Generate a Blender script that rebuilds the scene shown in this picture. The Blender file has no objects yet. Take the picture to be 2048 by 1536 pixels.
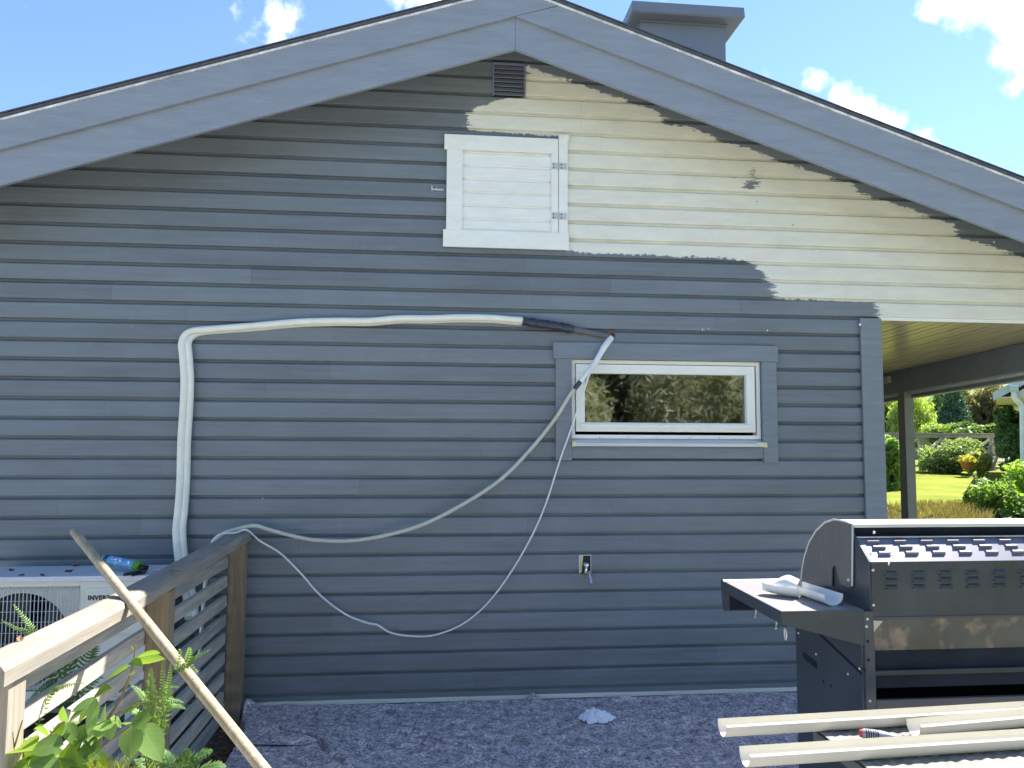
import bpy, bmesh, math, random
from mathutils import Vector, Matrix, noise
random.seed(7)
SC = bpy.context.scene
COL = SC.collection
R = math.radians

# ---------------------------------------------------------------- camera
F_PX, YAW, PITCH, ROLL = 1540.0, 0.100809846, 0.0755915354, 0.00463867502
CAM = Vector((0.0, -5.1695, 1.59654))
_fwd = Vector((math.sin(YAW)*math.cos(PITCH), math.cos(YAW)*math.cos(PITCH), math.sin(PITCH)))
_rt = Vector((math.cos(YAW), -math.sin(YAW), 0)); _up = _rt.cross(_fwd)
_rt, _up = math.cos(ROLL)*_rt + math.sin(ROLL)*_up, -math.sin(ROLL)*_rt + math.cos(ROLL)*_up
cd = bpy.data.cameras.new('camera'); co = bpy.data.objects.new('camera', cd); COL.objects.link(co)
cd.sensor_fit = 'HORIZONTAL'; cd.sensor_width = 36.0; cd.lens = 36.0*F_PX/2048.0
cd.clip_start = 0.05; cd.clip_end = 3000
M = Matrix.Identity(4)
for i in range(3):
    M[i][0] = _rt[i]; M[i][1] = _up[i]; M[i][2] = -_fwd[i]; M[i][3] = CAM[i]
co.matrix_world = M
SC.camera = co

def at(x, y, X=None, Y=None, Z=None):
    """photo pixel (2048x1536) -> point on the plane X=, Y= or Z="""
    d = (x-1024)*_rt - (y-768)*_up + F_PX*_fwd
    if X is not None: t = (X-CAM.x)/d.x
    elif Y is not None: t = (Y-CAM.y)/d.y
    else: t = (Z-CAM.z)/d.z
    return CAM + d*t

# ---------------------------------------------------------------- light
SUN = Vector((1.59, 1.0, 2.446)).normalized()
el = math.asin(SUN.z); az = math.atan2(SUN.x, SUN.y)
w = bpy.data.worlds.new('World'); SC.world = w; w.use_nodes = True
nt = w.node_tree; nt.nodes.clear()
def wn(t, **k):
    n = nt.nodes.new(t)
    for a, b in k.items(): setattr(n, a, b)
    return n
sky = wn('ShaderNodeTexSky', sky_type='NISHITA', sun_disc=False, sun_elevation=el, sun_rotation=az, altitude=800.0)
sky.air_density = 1.0; sky.dust_density = 0.1; sky.ozone_density = 4.5
bg = wn('ShaderNodeBackground'); bg.inputs['Strength'].default_value = 0.09
outw = wn('ShaderNodeOutputWorld')
geo = wn('ShaderNodeTexCoord')
def wmath(op, a, b=None, c=None, clamp=False):
    n = wn('ShaderNodeMath', operation=op, use_clamp=clamp)
    for i, v in enumerate((a, b, c)):
        if v is None: continue
        if isinstance(v, (int, float)): n.inputs[i].default_value = v
        else: nt.links.new(v, n.inputs[i])
    return n.outputs[0]
# clouds: fractal noise over the view direction, thicker in a few clumps
nz = wn('ShaderNodeTexNoise'); nz.inputs['Scale'].default_value = 9.0; nz.inputs['Detail'].default_value = 12
nz.inputs['Roughness'].default_value = 0.6; nz.inputs['Distortion'].default_value = 0.25
nt.links.new(geo.outputs['Generated'], nz.inputs['Vector'])
nz2 = wn('ShaderNodeTexNoise'); nz2.inputs['Scale'].default_value = 1.7; nz2.inputs['Detail'].default_value = 3
nt.links.new(geo.outputs['Generated'], nz2.inputs['Vector'])
blob = None
def pdir(x, y): return ((x-1024)*_rt - (y-768)*_up + F_PX*_fwd).normalized()
CL = [(480, 55, .045, .33), (560, 25, .035, .34), (545, 80, .030, .30), (600, 40, .02, .2), (870, -25, .035, .42), (785, -20, .02, .3), (1880, 15, .03, .36), (1945, 30, .045, .42), (2040, 30, .06, .5), (2010, 110, .04, .44), (2050, 150, .045, .42), (2120, 60, .09, .48),
      (1635, 160, .022, .34), (1675, 185, .018, .26), (1715, 232, .028, .36), (1775, 255, .032, .40), (1835, 285, .03, .38), (1880, 305, .02, .3), (2300, -60, .12, .45),
      (-500, 250, .08, .35), (-900, -100, .12, .4), (1300, -500, .12, .35), (300, -600, .1, .35), (2700, 300, .1, .4), (3200, -200, .12, .4)]
for (x, y, rad, amp) in CL:
    d = pdir(x, y)
    vm = wn('ShaderNodeVectorMath', operation='DISTANCE'); nt.links.new(geo.outputs['Generated'], vm.inputs[0]); vm.inputs[1].default_value = d
    q = wmath('DIVIDE', vm.outputs['Value'], rad); q = wmath('MULTIPLY', q, q); q = wmath('MULTIPLY', q, -1.0)
    q = wmath('MULTIPLY', wmath('EXPONENT', q), amp*1.25)
    blob = q if blob is None else wmath('MAXIMUM', blob, q)
dens = wmath('ADD', wmath('MULTIPLY', nz.outputs['Fac'], 1.9), blob)
dens = wmath('ADD', dens, wmath('MULTIPLY', wmath('SUBTRACT', nz2.outputs['Fac'], 0.5), 0.3))
rmp = wn('ShaderNodeMapRange', interpolation_type='SMOOTHSTEP'); rmp.inputs['From Min'].default_value = 1.27; rmp.inputs['From Max'].default_value = 1.66
nt.links.new(dens, rmp.inputs['Value'])
mixc = wn('ShaderNodeMix', data_type='RGBA'); nt.links.new(rmp.outputs['Result'], mixc.inputs['Factor'])
thick = wn('ShaderNodeMapRange'); thick.inputs['From Min'].default_value = 1.62; thick.inputs['From Max'].default_value = 1.95; thick.inputs['To Min'].default_value = 1.0; thick.inputs['To Max'].default_value = 0.42
nt.links.new(dens, thick.inputs['Value'])
ccol = wn('ShaderNodeMix', data_type='RGBA', blend_type='MULTIPLY'); ccol.inputs['Factor'].default_value = 1.0
ccol.inputs['A'].default_value = (8.0, 8.1, 8.3, 1)
cx = wn('ShaderNodeCombineColor'); 
for k in range(3): nt.links.new(thick.outputs['Result'], cx.inputs[k])
nt.links.new(cx.outputs['Color'], ccol.inputs['B'])
nt.links.new(sky.outputs['Color'], mixc.inputs['A']); nt.links.new(ccol.outputs['Result'], mixc.inputs['B'])
nt.links.new(mixc.outputs['Result'], bg.inputs['Color']); nt.links.new(bg.outputs['Background'], outw.inputs['Surface'])

sl = bpy.data.lights.new('sun', 'SUN'); sl.energy = 4.8; sl.angle = R(0.53); sl.color = (1.0, 0.95, 0.87)
so = bpy.data.objects.new('sun', sl); COL.objects.link(so); so.rotation_euler = SUN.to_track_quat('Z', 'Y').to_euler(); so.location = (6, 4, 10)
SC.view_settings.view_transform = 'Standard'; SC.view_settings.look = 'None'; SC.view_settings.gamma = 1.0
SC.view_settings.exposure = 1.7
SC.render.engine = 'CYCLES'
SC.render.resolution_x, SC.render.resolution_y = 1024, 768

# ---------------------------------------------------------------- helpers
def mat(name, col, rough=0.6, metal=0.0, spec=0.5, n1=None, bump=0.0, bscale=60, stretch=(1, 1, 1), var=0.12, vscale=4.0, world=False, coat=0.0):
    """principled material with a two-scale noise colour variation and an optional noise bump"""
    m = bpy.data.materials.new(name); m.use_nodes = True
    t = m.node_tree; b = t.nodes['Principled BSDF']
    b.inputs['Roughness'].default_value = rough; b.inputs['Metallic'].default_value = metal; b.inputs['Specular IOR Level'].default_value = spec
    b.inputs['Coat Weight'].default_value = coat
    L = t.links
    if world:
        g = t.nodes.new('ShaderNodeNewGeometry'); src = g.outputs['Position']
    else:
        g = t.nodes.new('ShaderNodeTexCoord'); src = g.outputs['Object']
    mp = t.nodes.new('ShaderNodeMapping'); mp.inputs['Scale'].default_value = stretch; L.new(src, mp.inputs['Vector'])
    a = t.nodes.new('ShaderNodeTexNoise'); a.inputs['Scale'].default_value = vscale; a.inputs['Detail'].default_value = 6; a.inputs['Roughness'].default_value = 0.65
    L.new(mp.outputs['Vector'], a.inputs['Vector'])
    r = t.nodes.new('ShaderNodeMapRange'); r.inputs['From Min'].default_value = .3; r.inputs['From Max'].default_value = .7
    r.inputs['To Min'].default_value = 1-var; r.inputs['To Max'].default_value = 1+var
    L.new(a.outputs['Fac'], r.inputs['Value'])
    mx = t.nodes.new('ShaderNodeMix'); mx.data_type = 'RGBA'; mx.blend_type = 'MULTIPLY'; mx.inputs['Factor'].default_value = 1
    mx.inputs['A'].default_value = (*col, 1); cc = t.nodes.new('ShaderNodeCombineColor')
    for k in range(3): L.new(r.outputs['Result'], cc.inputs[k])
    L.new(cc.outputs['Color'], mx.inputs['B'])
    res = mx.outputs['Result']
    if n1:   # second colour by a noise mask: (colour, scale, lo, hi)
        c2, s2, lo, hi = n1
        v = t.nodes.new('ShaderNodeTexNoise'); v.inputs['Scale'].default_value = s2; v.inputs['Detail'].default_value = 5
        L.new(mp.outputs['Vector'], v.inputs['Vector'])
        rr = t.nodes.new('ShaderNodeMapRange'); rr.inputs['From Min'].default_value = lo; rr.inputs['From Max'].default_value = hi
        L.new(v.outputs['Fac'], rr.inputs['Value'])
        m2 = t.nodes.new('ShaderNodeMix'); m2.data_type = 'RGBA'; L.new(rr.outputs['Result'], m2.inputs['Factor'])
        L.new(res, m2.inputs['A']); m2.inputs['B'].default_value = (*c2, 1); res = m2.outputs['Result']
    L.new(res, b.inputs['Base Color'])
    if bump:
        n = t.nodes.new('ShaderNodeTexNoise'); n.inputs['Scale'].default_value = bscale; n.inputs['Detail'].default_value = 6
        L.new(mp.outputs['Vector'], n.inputs['Vector'])
        bp = t.nodes.new('ShaderNodeBump'); bp.inputs['Strength'].default_value = bump; bp.inputs['Distance'].default_value = .01
        L.new(n.outputs['Fac'], bp.inputs['Height']); L.new(bp.outputs['Normal'], b.inputs['Normal'])
    m['b'] = 1
    return m

def leafmat(name, col, trans=0.35, rough=0.5, var=0.35, rnd=0.25, vscale=9):
    m = mat(name, col, rough, spec=0.35, var=var, vscale=vscale, world=True)
    t = m.node_tree; b = t.nodes['Principled BSDF']; L = t.links
    src = b.inputs['Base Color'].links[0].from_socket
    oi = t.nodes.new('ShaderNodeObjectInfo'); h = t.nodes.new('ShaderNodeHueSaturation')
    mr = t.nodes.new('ShaderNodeMapRange'); mr.inputs['To Min'].default_value = 1-rnd; mr.inputs['To Max'].default_value = 1+rnd
    L.new(oi.outputs['Random'], mr.inputs['Value']); L.new(mr.outputs['Result'], h.inputs['Value']); L.new(src, h.inputs['Color'])
    L.new(h.outputs['Color'], b.inputs['Base Color'])
    tr = t.nodes.new('ShaderNodeBsdfTranslucent'); mx = t.nodes.new('ShaderNodeMixShader'); mx.inputs[0].default_value = trans
    hs = t.nodes.new('ShaderNodeMix'); hs.data_type = 'RGBA'; hs.blend_type = 'MULTIPLY'; hs.inputs['Factor'].default_value = 1; hs.inputs['B'].default_value = (1.5, 1.6, .6, 1)
    L.new(h.outputs['Color'], hs.inputs['A']); L.new(hs.outputs['Result'], tr.inputs['Color'])
    L.new(b.outputs['BSDF'], mx.inputs[1]); L.new(tr.outputs['BSDF'], mx.inputs[2])
    L.new(mx.outputs['Shader'], t.nodes['Material Output'].inputs['Surface'])
    return m

class MB:
    """collects geometry; build() links it as one mesh object"""
    def __init__(s): s.v = []; s.f = []; s.sm = []
    def add(s, vs, fs, smooth=False):
        o = len(s.v); s.v += [tuple(p) for p in vs]
        for f in fs: s.f.append([i+o for i in f]); s.sm.append(smooth)
        return s
    def box(s, x0, x1, y0, y1, z0, z1):
        s.add([(x0,y0,z0),(x1,y0,z0),(x1,y1,z0),(x0,y1,z0),(x0,y0,z1),(x1,y0,z1),(x1,y1,z1),(x0,y1,z1)],
              [(0,3,2,1),(4,5,6,7),(0,1,5,4),(1,2,6,5),(2,3,7,6),(3,0,4,7)]); return s
    def bbox(s, x0, x1, y0, y1, z0, z1, b=.004):
        """box with bevelled long edges"""
        bm = bmesh.new(); bmesh.ops.create_cube(bm, size=1.0)
        for v in bm.verts: v.co = Vector(((x0+x1)/2+v.co.x*(x1-x0), (y0+y1)/2+v.co.y*(y1-y0), (z0+z1)/2+v.co.z*(z1-z0)))
        bmesh.ops.bevel(bm, geom=list(bm.edges), offset=b, segments=2, profile=.7, affect='EDGES')
        bm.verts.index_update()
        s.add([v.co.copy() for v in bm.verts], [[v.index for v in f.verts] for f in bm.faces]); bm.free(); return s
    def prism(s, poly, d):
        """closed polygon (3D points) extruded by vector d"""
        n = len(poly); d = Vector(d); a = [Vector(p) for p in poly]; b = [p+d for p in a]
        s.add(a+b, [list(range(n))[::-1], list(range(n, 2*n))]+[(i, (i+1) % n, n+(i+1) % n, n+i) for i in range(n)]); return s
    def strip(s, prof, d, closed=False, smooth=True):
        n = len(prof); d = Vector(d); a = [Vector(p) for p in prof]
        s.add(a+[p+d for p in a], [(i, (i+1) % n, n+(i+1) % n, n+i) for i in range(n if closed else n-1)], smooth); return s
    def tube(s, pts, r, k=10, caps=True, sq=None):
        pts = [Vector(p) for p in pts]; n = len(pts)
        rs = r if isinstance(r, (list, tuple)) else [r]*n
        t0 = (pts[1]-pts[0]).normalized(); u = t0.orthogonal().normalized(); vs = []; fs = []
        for i, p in enumerate(pts):
            t = (pts[min(i+1, n-1)]-pts[max(i-1, 0)]).normalized()
            u = (u-t*u.dot(t)); u = u.normalized() if u.length > 1e-6 else t.orthogonal().normalized(); w_ = t.cross(u)
            for j in range(k):
                a = 2*math.pi*j/k; vs.append(p+(u*math.cos(a)+w_*math.sin(a))*rs[i])
        for i in range(n-1):
            for j in range(k): fs.append((i*k+j, i*k+(j+1) % k, (i+1)*k+(j+1) % k, (i+1)*k+j))
        s.add(vs, fs, True)
        if caps: s.add(vs[:k], [tuple(range(k))[::-1]]); s.add(vs[-k:], [tuple(range(k))])
        return s
    def lathe(s, prof, c, axis=(0, 0, 1), k=20):
        ax = Vector(axis).normalized(); u = ax.orthogonal().normalized(); v = ax.cross(u); c = Vector(c); vs = []; fs = []
        for (r, h) in prof:
            for j in range(k):
                a = 2*math.pi*j/k; vs.append(c+ax*h+(u*math.cos(a)+v*math.sin(a))*r)
        for i in range(len(prof)-1):
            for j in range(k): fs.append((i*k+j, i*k+(j+1) % k, (i+1)*k+(j+1) % k, (i+1)*k+j))
        s.add(vs, fs, True); return s
    def build(s, name, m, parent=None, origin=None, smooth=None):
        me = bpy.data.meshes.new(name); o0 = Vector(origin) if origin is not None else Vector((0, 0, 0))
        me.from_pydata([tuple(Vector(p)-o0) for p in s.v], [], s.f)
        me.polygons.foreach_set('use_smooth', [smooth if smooth is not None else q for q in s.sm])
        me.validate(); me.update()
        if m: me.materials.append(m)
        o = bpy.data.objects.new(name, me); COL.objects.link(o); o.location = o0
        if parent:
            o.parent = parent; o.location = o0-world_loc(parent)
        return o
def world_loc(o):
    p = Vector((0, 0, 0))
    while o: p += o.location; o = o.parent
    return p
def cbox(s): return s
def tag(o, label, cat, group=None):
    o['label'] = label; o['category'] = cat
    if group: o['group'] = group
    return o
def thing(name, label, cat, loc=(0, 0, 0), group=None):
    o = bpy.data.objects.new(name, None); COL.objects.link(o); o.location = loc; o.empty_display_size = .1
    return tag(o, label, cat, group)
def struct(o): o['kind'] = 'structure'; return o
def part(name, me, parent, loc, rot=None, scale=None):
    """another object on shared mesh data"""
    o = bpy.data.objects.new(name, me); COL.objects.link(o); o.parent = parent; o.location = Vector(loc)-world_loc(parent)
    if rot is not None: o.rotation_euler = rot
    if scale is not None: o.scale = scale
    return o
def smoothpath(P, sub=8):
    P = [Vector(p) for p in P]; out = []
    for i in range(len(P)-1):
        a, b, c, d = P[max(i-1, 0)], P[i], P[i+1], P[min(i+2, len(P)-1)]
        for k in range(sub):
            t = k/sub
            out.append(.5*((2*b)+(c-a)*t+(2*a-5*b+4*c-d)*t*t+(3*b-a-3*c+d)*t*t*t))
    out.append(P[-1]); return out
# ---------------------------------------------------------------- materials
GREY = (0.172, 0.199, 0.222); CREAM = (0.80, 0.79, 0.69)
def paint_siding():
    m = bpy.data.materials.new('siding_paint'); m.use_nodes = True; t = m.node_tree; L = t.links; b = t.nodes['Principled BSDF']
    def N(ty, **k):
        n = t.nodes.new(ty)
        for a, c in k.items(): setattr(n, a, c)
        return n
    def mth(op, a, c=None, clamp=False):
        n = N('ShaderNodeMath', operation=op, use_clamp=clamp)
        for i, v in enumerate((a, c)):
            if v is None: continue
            if isinstance(v, (int, float)): n.inputs[i].default_value = v
            else: L.new(v, n.inputs[i])
        return n.outputs[0]
    g = N('ShaderNodeNewGeometry'); sp = N('ShaderNodeSeparateXYZ'); L.new(g.outputs['Position'], sp.inputs[0])
    def noise_(scale, stretch, detail=5, rough=.6):
        mp = N('ShaderNodeMapping'); mp.inputs['Scale'].default_value = stretch; L.new(g.outputs['Position'], mp.inputs['Vector'])
        n = N('ShaderNodeTexNoise'); n.inputs['Scale'].default_value = scale; n.inputs['Detail'].default_value = detail; n.inputs['Roughness'].default_value = rough
        L.new(mp.outputs['Vector'], n.inputs['Vector']); return n.outputs['Fac']
    e1 = noise_(1.0, (9, 9, 70), 6, .7); e2 = noise_(1.0, (28, 28, 28), 4); e3 = noise_(1, (3.5, 3.5, 12), 3)
    X = mth('ADD', sp.outputs['X'], mth('MULTIPLY', mth('SUBTRACT', e1, .5), .30))
    Z = mth('ADD', sp.outputs['Z'], mth('MULTIPLY', mth('SUBTRACT', e2, .5), .055))
    Z = mth('ADD', Z, mth('MULTIPLY', mth('SUBTRACT', e3, .5), .05))
    X0, X1, Z0, Z1 = -.2, 6.2, 2.2, 4.6
    xn = mth('DIVIDE', mth('SUBTRACT', X, X0), X1-X0)
    def curve(pts):
        n = N('ShaderNodeFloatCurve'); c = n.mapping.curves[0]
        P = [((p[0]-X0)/(X1-X0), (p[1]-Z0)/(Z1-Z0)) for p in pts]
        c.points[0].location = P[0]; c.points[-1].location = P[-1]
        for q in P[1:-1]: c.points.new(*q)
        for q in c.points: q.handle_type = 'VECTOR'
        n.mapping.update(); L.new(xn, n.inputs['Value'])
        return mth('ADD', mth('MULTIPLY', n.outputs[0], Z1-Z0), Z0)
    def w(x, y): p = at(x, y, Y=-.02); return (p.x, p.z)
    up = [(X0, 2.3), (w(922, 300)[0], 2.3), w(928, 228), w(960, 214), w(985, 200), w(1046, 196), w(1050, 128), w(1099, 152), w(1149, 163), w(1199, 185), w(1264, 204), w(1322, 232), w(1330, 250), w(1374, 254), w(1439, 280),
          w(1499, 299), w(1564, 324), w(1624, 345), w(1695, 364), w(1724, 388), w(1824, 420), w(1905, 452), w(1918, 476), w(2048, 512), w(2200, 580), (X1, 2.55)]
    lo = [(X0, 4.5), (w(922, 300)[0], 4.5), w(926, 238), w(934, 254), w(945, 262), w(1120, 274), w(1126, 500), w(1165, 506), w(1420, 516), w(1490, 519), w(1512, 532), w(1526, 550), w(1540, 566), w(1546, 582), w(1549, 599),
          w(1742, 604), w(1752, 604), w(1758, 640), (w(1762, 640)[0], 2.25), (X1, 2.25)]
    lo.sort(key=lambda p: p[0]); up.sort(key=lambda p: p[0])
    mu = N('ShaderNodeMapRange'); L.new(mth('SUBTRACT', curve(up), Z), mu.inputs['Value']); mu.inputs['From Min'].default_value = -.002; mu.inputs['From Max'].default_value = .006
    ml = N('ShaderNodeMapRange'); L.new(mth('SUBTRACT', Z, curve(lo)), ml.inputs['Value']); ml.inputs['From Min'].default_value = -.002; ml.inputs['From Max'].default_value = .006
    mask = mth('MULTIPLY', mu.outputs[0], ml.outputs[0])
    # a stray dab of grey on the bare field
    for (px, py, rx, rz) in ((1502, 370, .045, .03), (1508, 350, .012, .05), (1493, 376, .03, .008)):
        c = w(px, py)
        dx = mth('DIVIDE', mth('SUBTRACT', X, c[0]), rx); dz = mth('DIVIDE', mth('SUBTRACT', Z, c[1]), rz)
        d = mth('ADD', mth('MULTIPLY', dx, dx), mth('MULTIPLY', dz, dz))
        mr = N('ShaderNodeMapRange'); L.new(d, mr.inputs['Value']); mr.inputs['From Min'].default_value = .8; mr.inputs['From Max'].default_value = 1.2
        mask = mth('MULTIPLY', mask, mr.outputs[0])
    # unpainted pale strip along the foot of the wall
    ft = N('ShaderNodeMapRange'); L.new(mth('ADD', sp.outputs['Z'], mth('MULTIPLY', mth('SUBTRACT', e3, .5), .012)), ft.inputs['Value']); ft.inputs['From Min'].default_value = -.050; ft.inputs['From Max'].default_value = -.054
    mask = mth('MAXIMUM', mask, ft.outputs[0])
    # grey coat: brushed streaks, thin patches
    st = noise_(1.0, (1.2, 1.2, 38), 6, .7); pt_ = noise_(1.0, (1.6, 1.6, 5), 4); br = noise_(1.0, (14, 14, 3.5), 5, .7)
    gr = N('ShaderNodeMapRange'); gr.inputs['From Min'].default_value = .3; gr.inputs['From Max'].default_value = .7; gr.inputs['To Min'].default_value = .80; gr.inputs['To Max'].default_value = 1.24
    oi = N('ShaderNodeObjectInfo')
    L.new(mth('ADD', mth('ADD', mth('MULTIPLY', st, .55), mth('MULTIPLY', pt_, .45)), mth('MULTIPLY', mth('SUBTRACT', oi.outputs['Random'], .5), .16)), gr.inputs['Value'])
    thin = N('ShaderNodeMapRange'); L.new(br, thin.inputs['Value']); thin.inputs['From Min'].default_value = .60; thin.inputs['From Max'].default_value = .78; thin.inputs['To Max'].default_value = .26
    gc = N('ShaderNodeMix', data_type='RGBA', blend_type='MULTIPLY'); gc.inputs['Factor'].default_value = 1; gc.inputs['A'].default_value = (*GREY, 1)
    cc = N('ShaderNodeCombineColor')
    for k in range(3): L.new(gr.outputs[0], cc.inputs[k])
    L.new(cc.outputs[0], gc.inputs['B'])
    gc2 = N('ShaderNodeMix', data_type='RGBA'); L.new(thin.outputs[0], gc2.inputs['Factor']); L.new(gc.outputs['Result'], gc2.inputs['A']); gc2.inputs['B'].default_value = (.30, .32, .33, 1)
    # old cream coat: faint dirt, nail heads
    dirt = noise_(1.0, (3, 3, 9), 6, .7)
    dr = N('ShaderNodeMapRange'); L.new(dirt, dr.inputs['Value']); dr.inputs['From Min'].default_value = .35; dr.inputs['From Max'].default_value = .7; dr.inputs['To Min'].default_value = 1.04; dr.inputs['To Max'].default_value = .88
    cr = N('ShaderNodeMix', data_type='RGBA', blend_type='MULTIPLY'); cr.inputs['Factor'].default_value = 1; cr.inputs['A'].default_value = (*CREAM, 1)
    c3 = N('ShaderNodeCombineColor')
    for k in range(3): L.new(dr.outputs[0], c3.inputs[k])
    L.new(c3.outputs[0], cr.inputs['B'])
    vo = N('ShaderNodeTexVoronoi'); mpv = N('ShaderNodeMapping'); mpv.inputs['Scale'].default_value = (4.2, 0, 8.0); L.new(g.outputs['Position'], mpv.inputs['Vector']); L.new(mpv.outputs[0], vo.inputs['Vector']); vo.inputs['Scale'].default_value = 1.0
    nd = N('ShaderNodeMapRange'); L.new(vo.outputs['Distance'], nd.inputs['Value']); nd.inputs['From Min'].default_value = .028; nd.inputs['From Max'].default_value = .05; nd.inputs['To Min'].default_value = .55; nd.inputs['To Max'].default_value = 0
    cr2 = N('ShaderNodeMix', data_type='RGBA'); L.new(nd.outputs[0], cr2.inputs['Factor']); L.new(cr.outputs['Result'], cr2.inputs['A']); cr2.inputs['B'].default_value = (.12, .10, .08, 1)
    fin = N('ShaderNodeMix', data_type='RGBA'); L.new(mask, fin.inputs['Factor']); L.new(gc2.outputs['Result'], fin.inputs['A']); L.new(cr2.outputs['Result'], fin.inputs['B'])
    L.new(fin.outputs['Result'], b.inputs['Base Color'])
    rg = N('ShaderNodeMapRange'); L.new(mask, rg.inputs['Value']); rg.inputs['To Min'].default_value = .42; rg.inputs['To Max'].default_value = .55
    L.new(rg.outputs[0], b.inputs['Roughness']); b.inputs['Specular IOR Level'].default_value = .4
    gn = noise_(1.0, (5, 5, 160), 5, .7)
    bp = N('ShaderNodeBump'); bp.inputs['Strength'].default_value = .35; bp.inputs['Distance'].default_value = .004; L.new(gn, bp.inputs['Height']); L.new(bp.outputs[0], b.inputs['Normal'])
    return m
M_SIDE = paint_siding()
M_TRIM = mat('grey_trim_paint', (.20, .232, .262), .45, var=.12, vscale=3, stretch=(1.2, 1.2, 9), bump=.25, bscale=14, world=True)
M_BARGE = mat('grey_barge_paint', (.255, .282, .328), .45, var=.10, vscale=3, stretch=(1.2, 1.2, 7), bump=.3, bscale=16, world=True)
M_CREAM = mat('old_cream_paint', (.86, .86, .80), .5, var=.05, vscale=3, stretch=(2, 2, 5), bump=.25, bscale=16, world=True, n1=((.35, .33, .28), 26, .70, .80))
M_WHITE = mat('white_window_paint', (.88, .87, .80), .35, var=.04, vscale=5)
M_ALU = mat('sill_metal', (.62, .66, .70), .35, metal=.3, var=.05)
M_FELT = mat('roofing_felt', (.085, .09, .105), .8, var=.3, vscale=20, bump=.5, bscale=120)
M_CHIM = mat('chimney_sheet', (.195, .208, .245), .45, metal=.1, var=.08, vscale=3)
M_DARK = mat('dark_interior', (.02, .022, .028), .8)
M_VENT = mat('vent_paint', (.20, .23, .31), .45, var=.1)
M_CEIL = mat('varnished_ceiling', (.44, .375, .30), .24, var=.28, vscale=2.2, stretch=(14, 1, 14), world=True, spec=.6)
M_BEAM = mat('porch_beam_paint', (.24, .27, .335), .5, var=.1)
M_POST = mat('porch_post_paint', (.24, .25, .265), .5, var=.1)
M_ZINC = mat('zinc_hardware', (.58, .60, .57), .45, metal=.3, var=.1)
M_BOXY = mat('junction_box', (.50, .44, .38), .6)
M_ROOM = mat('room_wall', (.10, .11, .13), .9)

# ---------------------------------------------------------------- ground
def sstep(a, b, x):
    t = max(0., min(1., (x-a)/(b-a))); return t*t*(3-2*t)
def gz(x, y):
    """height of the terrain: flat round the house, rising garden to the right rear, wooded hill far behind"""
    g = sstep(4.6, 7.6, x)*sstep(-6, 3, y)
    h = -.20 + g*(.72 + .020*max(0, y-3) + .0)
    d = math.hypot(x-2, y)
    h += sstep(24, 85, d)*sstep(0, 30, y)*9.0
    h += sstep(2, 30, d)*.05*noise.noise(Vector((x*.4, y*.4, 0)))
    return h
xs = sorted(set([-700, -400, -250, -150, -90, -60, -40, -28, -20]+[-14+i*1.0 for i in range(20)]+[6+i*.6 for i in range(40)]+[30+i*2 for i in range(30)]+[95, 110, 130, 160, 220, 300, 450, 700]))
ys = sorted(set([-700, -400, -200, -120, -70, -45, -30, -22]+[-16+i*1.0 for i in range(18)]+[2+i*.7 for i in range(45)]+[34+i*2 for i in range(34)]+[105, 120, 150, 200, 300, 450, 700]))
gm = MB(); gm.add([(x, y, gz(x, y)) for y in ys for x in xs], [(j*len(xs)+i, j*len(xs)+i+1, (j+1)*len(xs)+i+1, (j+1)*len(xs)+i) for j in range(len(ys)-1) for i in range(len(xs)-1)], True)
M_GRND = mat('lawn_and_earth', (.14, .165, .05), .9, var=.35, vscale=.7, n1=((.20, .15, .07), 1.1, .56, .72), bump=.6, bscale=25, world=True)
struct(gm.build('ground', M_GRND))
M_TERR = mat('terrace_boards', (.52, .49, .45), .8, var=.3)
struct(MB().box(-1.06, 3.25, -9.0, -.03, -.30, -.118).build('terrace', M_TERR))

gv = MB().add([(-14, -11.5, -.183), (6.2, -11.5, -.183), (6.2, -.0, -.183), (-14, -.0, -.183)], [(0, 1, 2, 3)])
struct(gv.build('bounce_ground', mat('pale_bounce_gravel', (.42, .40, .36), .95, var=.3, vscale=30, bump=.8, bscale=80)))  # pale sheet added round the viewer to bounce sunlight onto the shaded wall
# ---------------------------------------------------------------- the house
PK, SL = .49, .331            # ridge X and roof slope
P = .125                      # board pitch
house = thing('house', 'grey boarded gable house, half repainted over old cream, with low pitched roof', 'house')
XL, XC, XR = -4.6, 3.10, 6.4  # wall from XL to the corner XC; gable goes on over the porch to XR
WIN = (.80, 2.37, 1.49, 2.27)
ZS = 4.44                     # soffit height at ridge on wall plane
def lim(z): return (ZS-z)/SL
gw = MB()
x0, x1, z0, z1 = .93, 2.25, 1.60, 2.15
def wallpoly(pts): gw.prism([(x, .001, z) for x, z in pts], (0, .16, 0))
wallpoly([(XL, -.19), (x0, -.19), (x0, 2.47), (XL, 2.47)]); wallpoly([(x1, -.19), (XC, -.19), (XC, 2.47), (x1, 2.47)])
wallpoly([(x0, -.19), (x1, -.19), (x1, z0), (x0, z0)]); wallpoly([(x0, z1), (x1, z1), (x1, 2.47), (x0, 2.47)])
wallpoly([(PK-lim(2.49), 2.49), (PK+lim(2.49), 2.49), (PK, ZS)])
wall = gw.build('gable_wall', M_ROOM, house)
PROF = [(-.022, .125), (-.0075, .125)]
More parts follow.
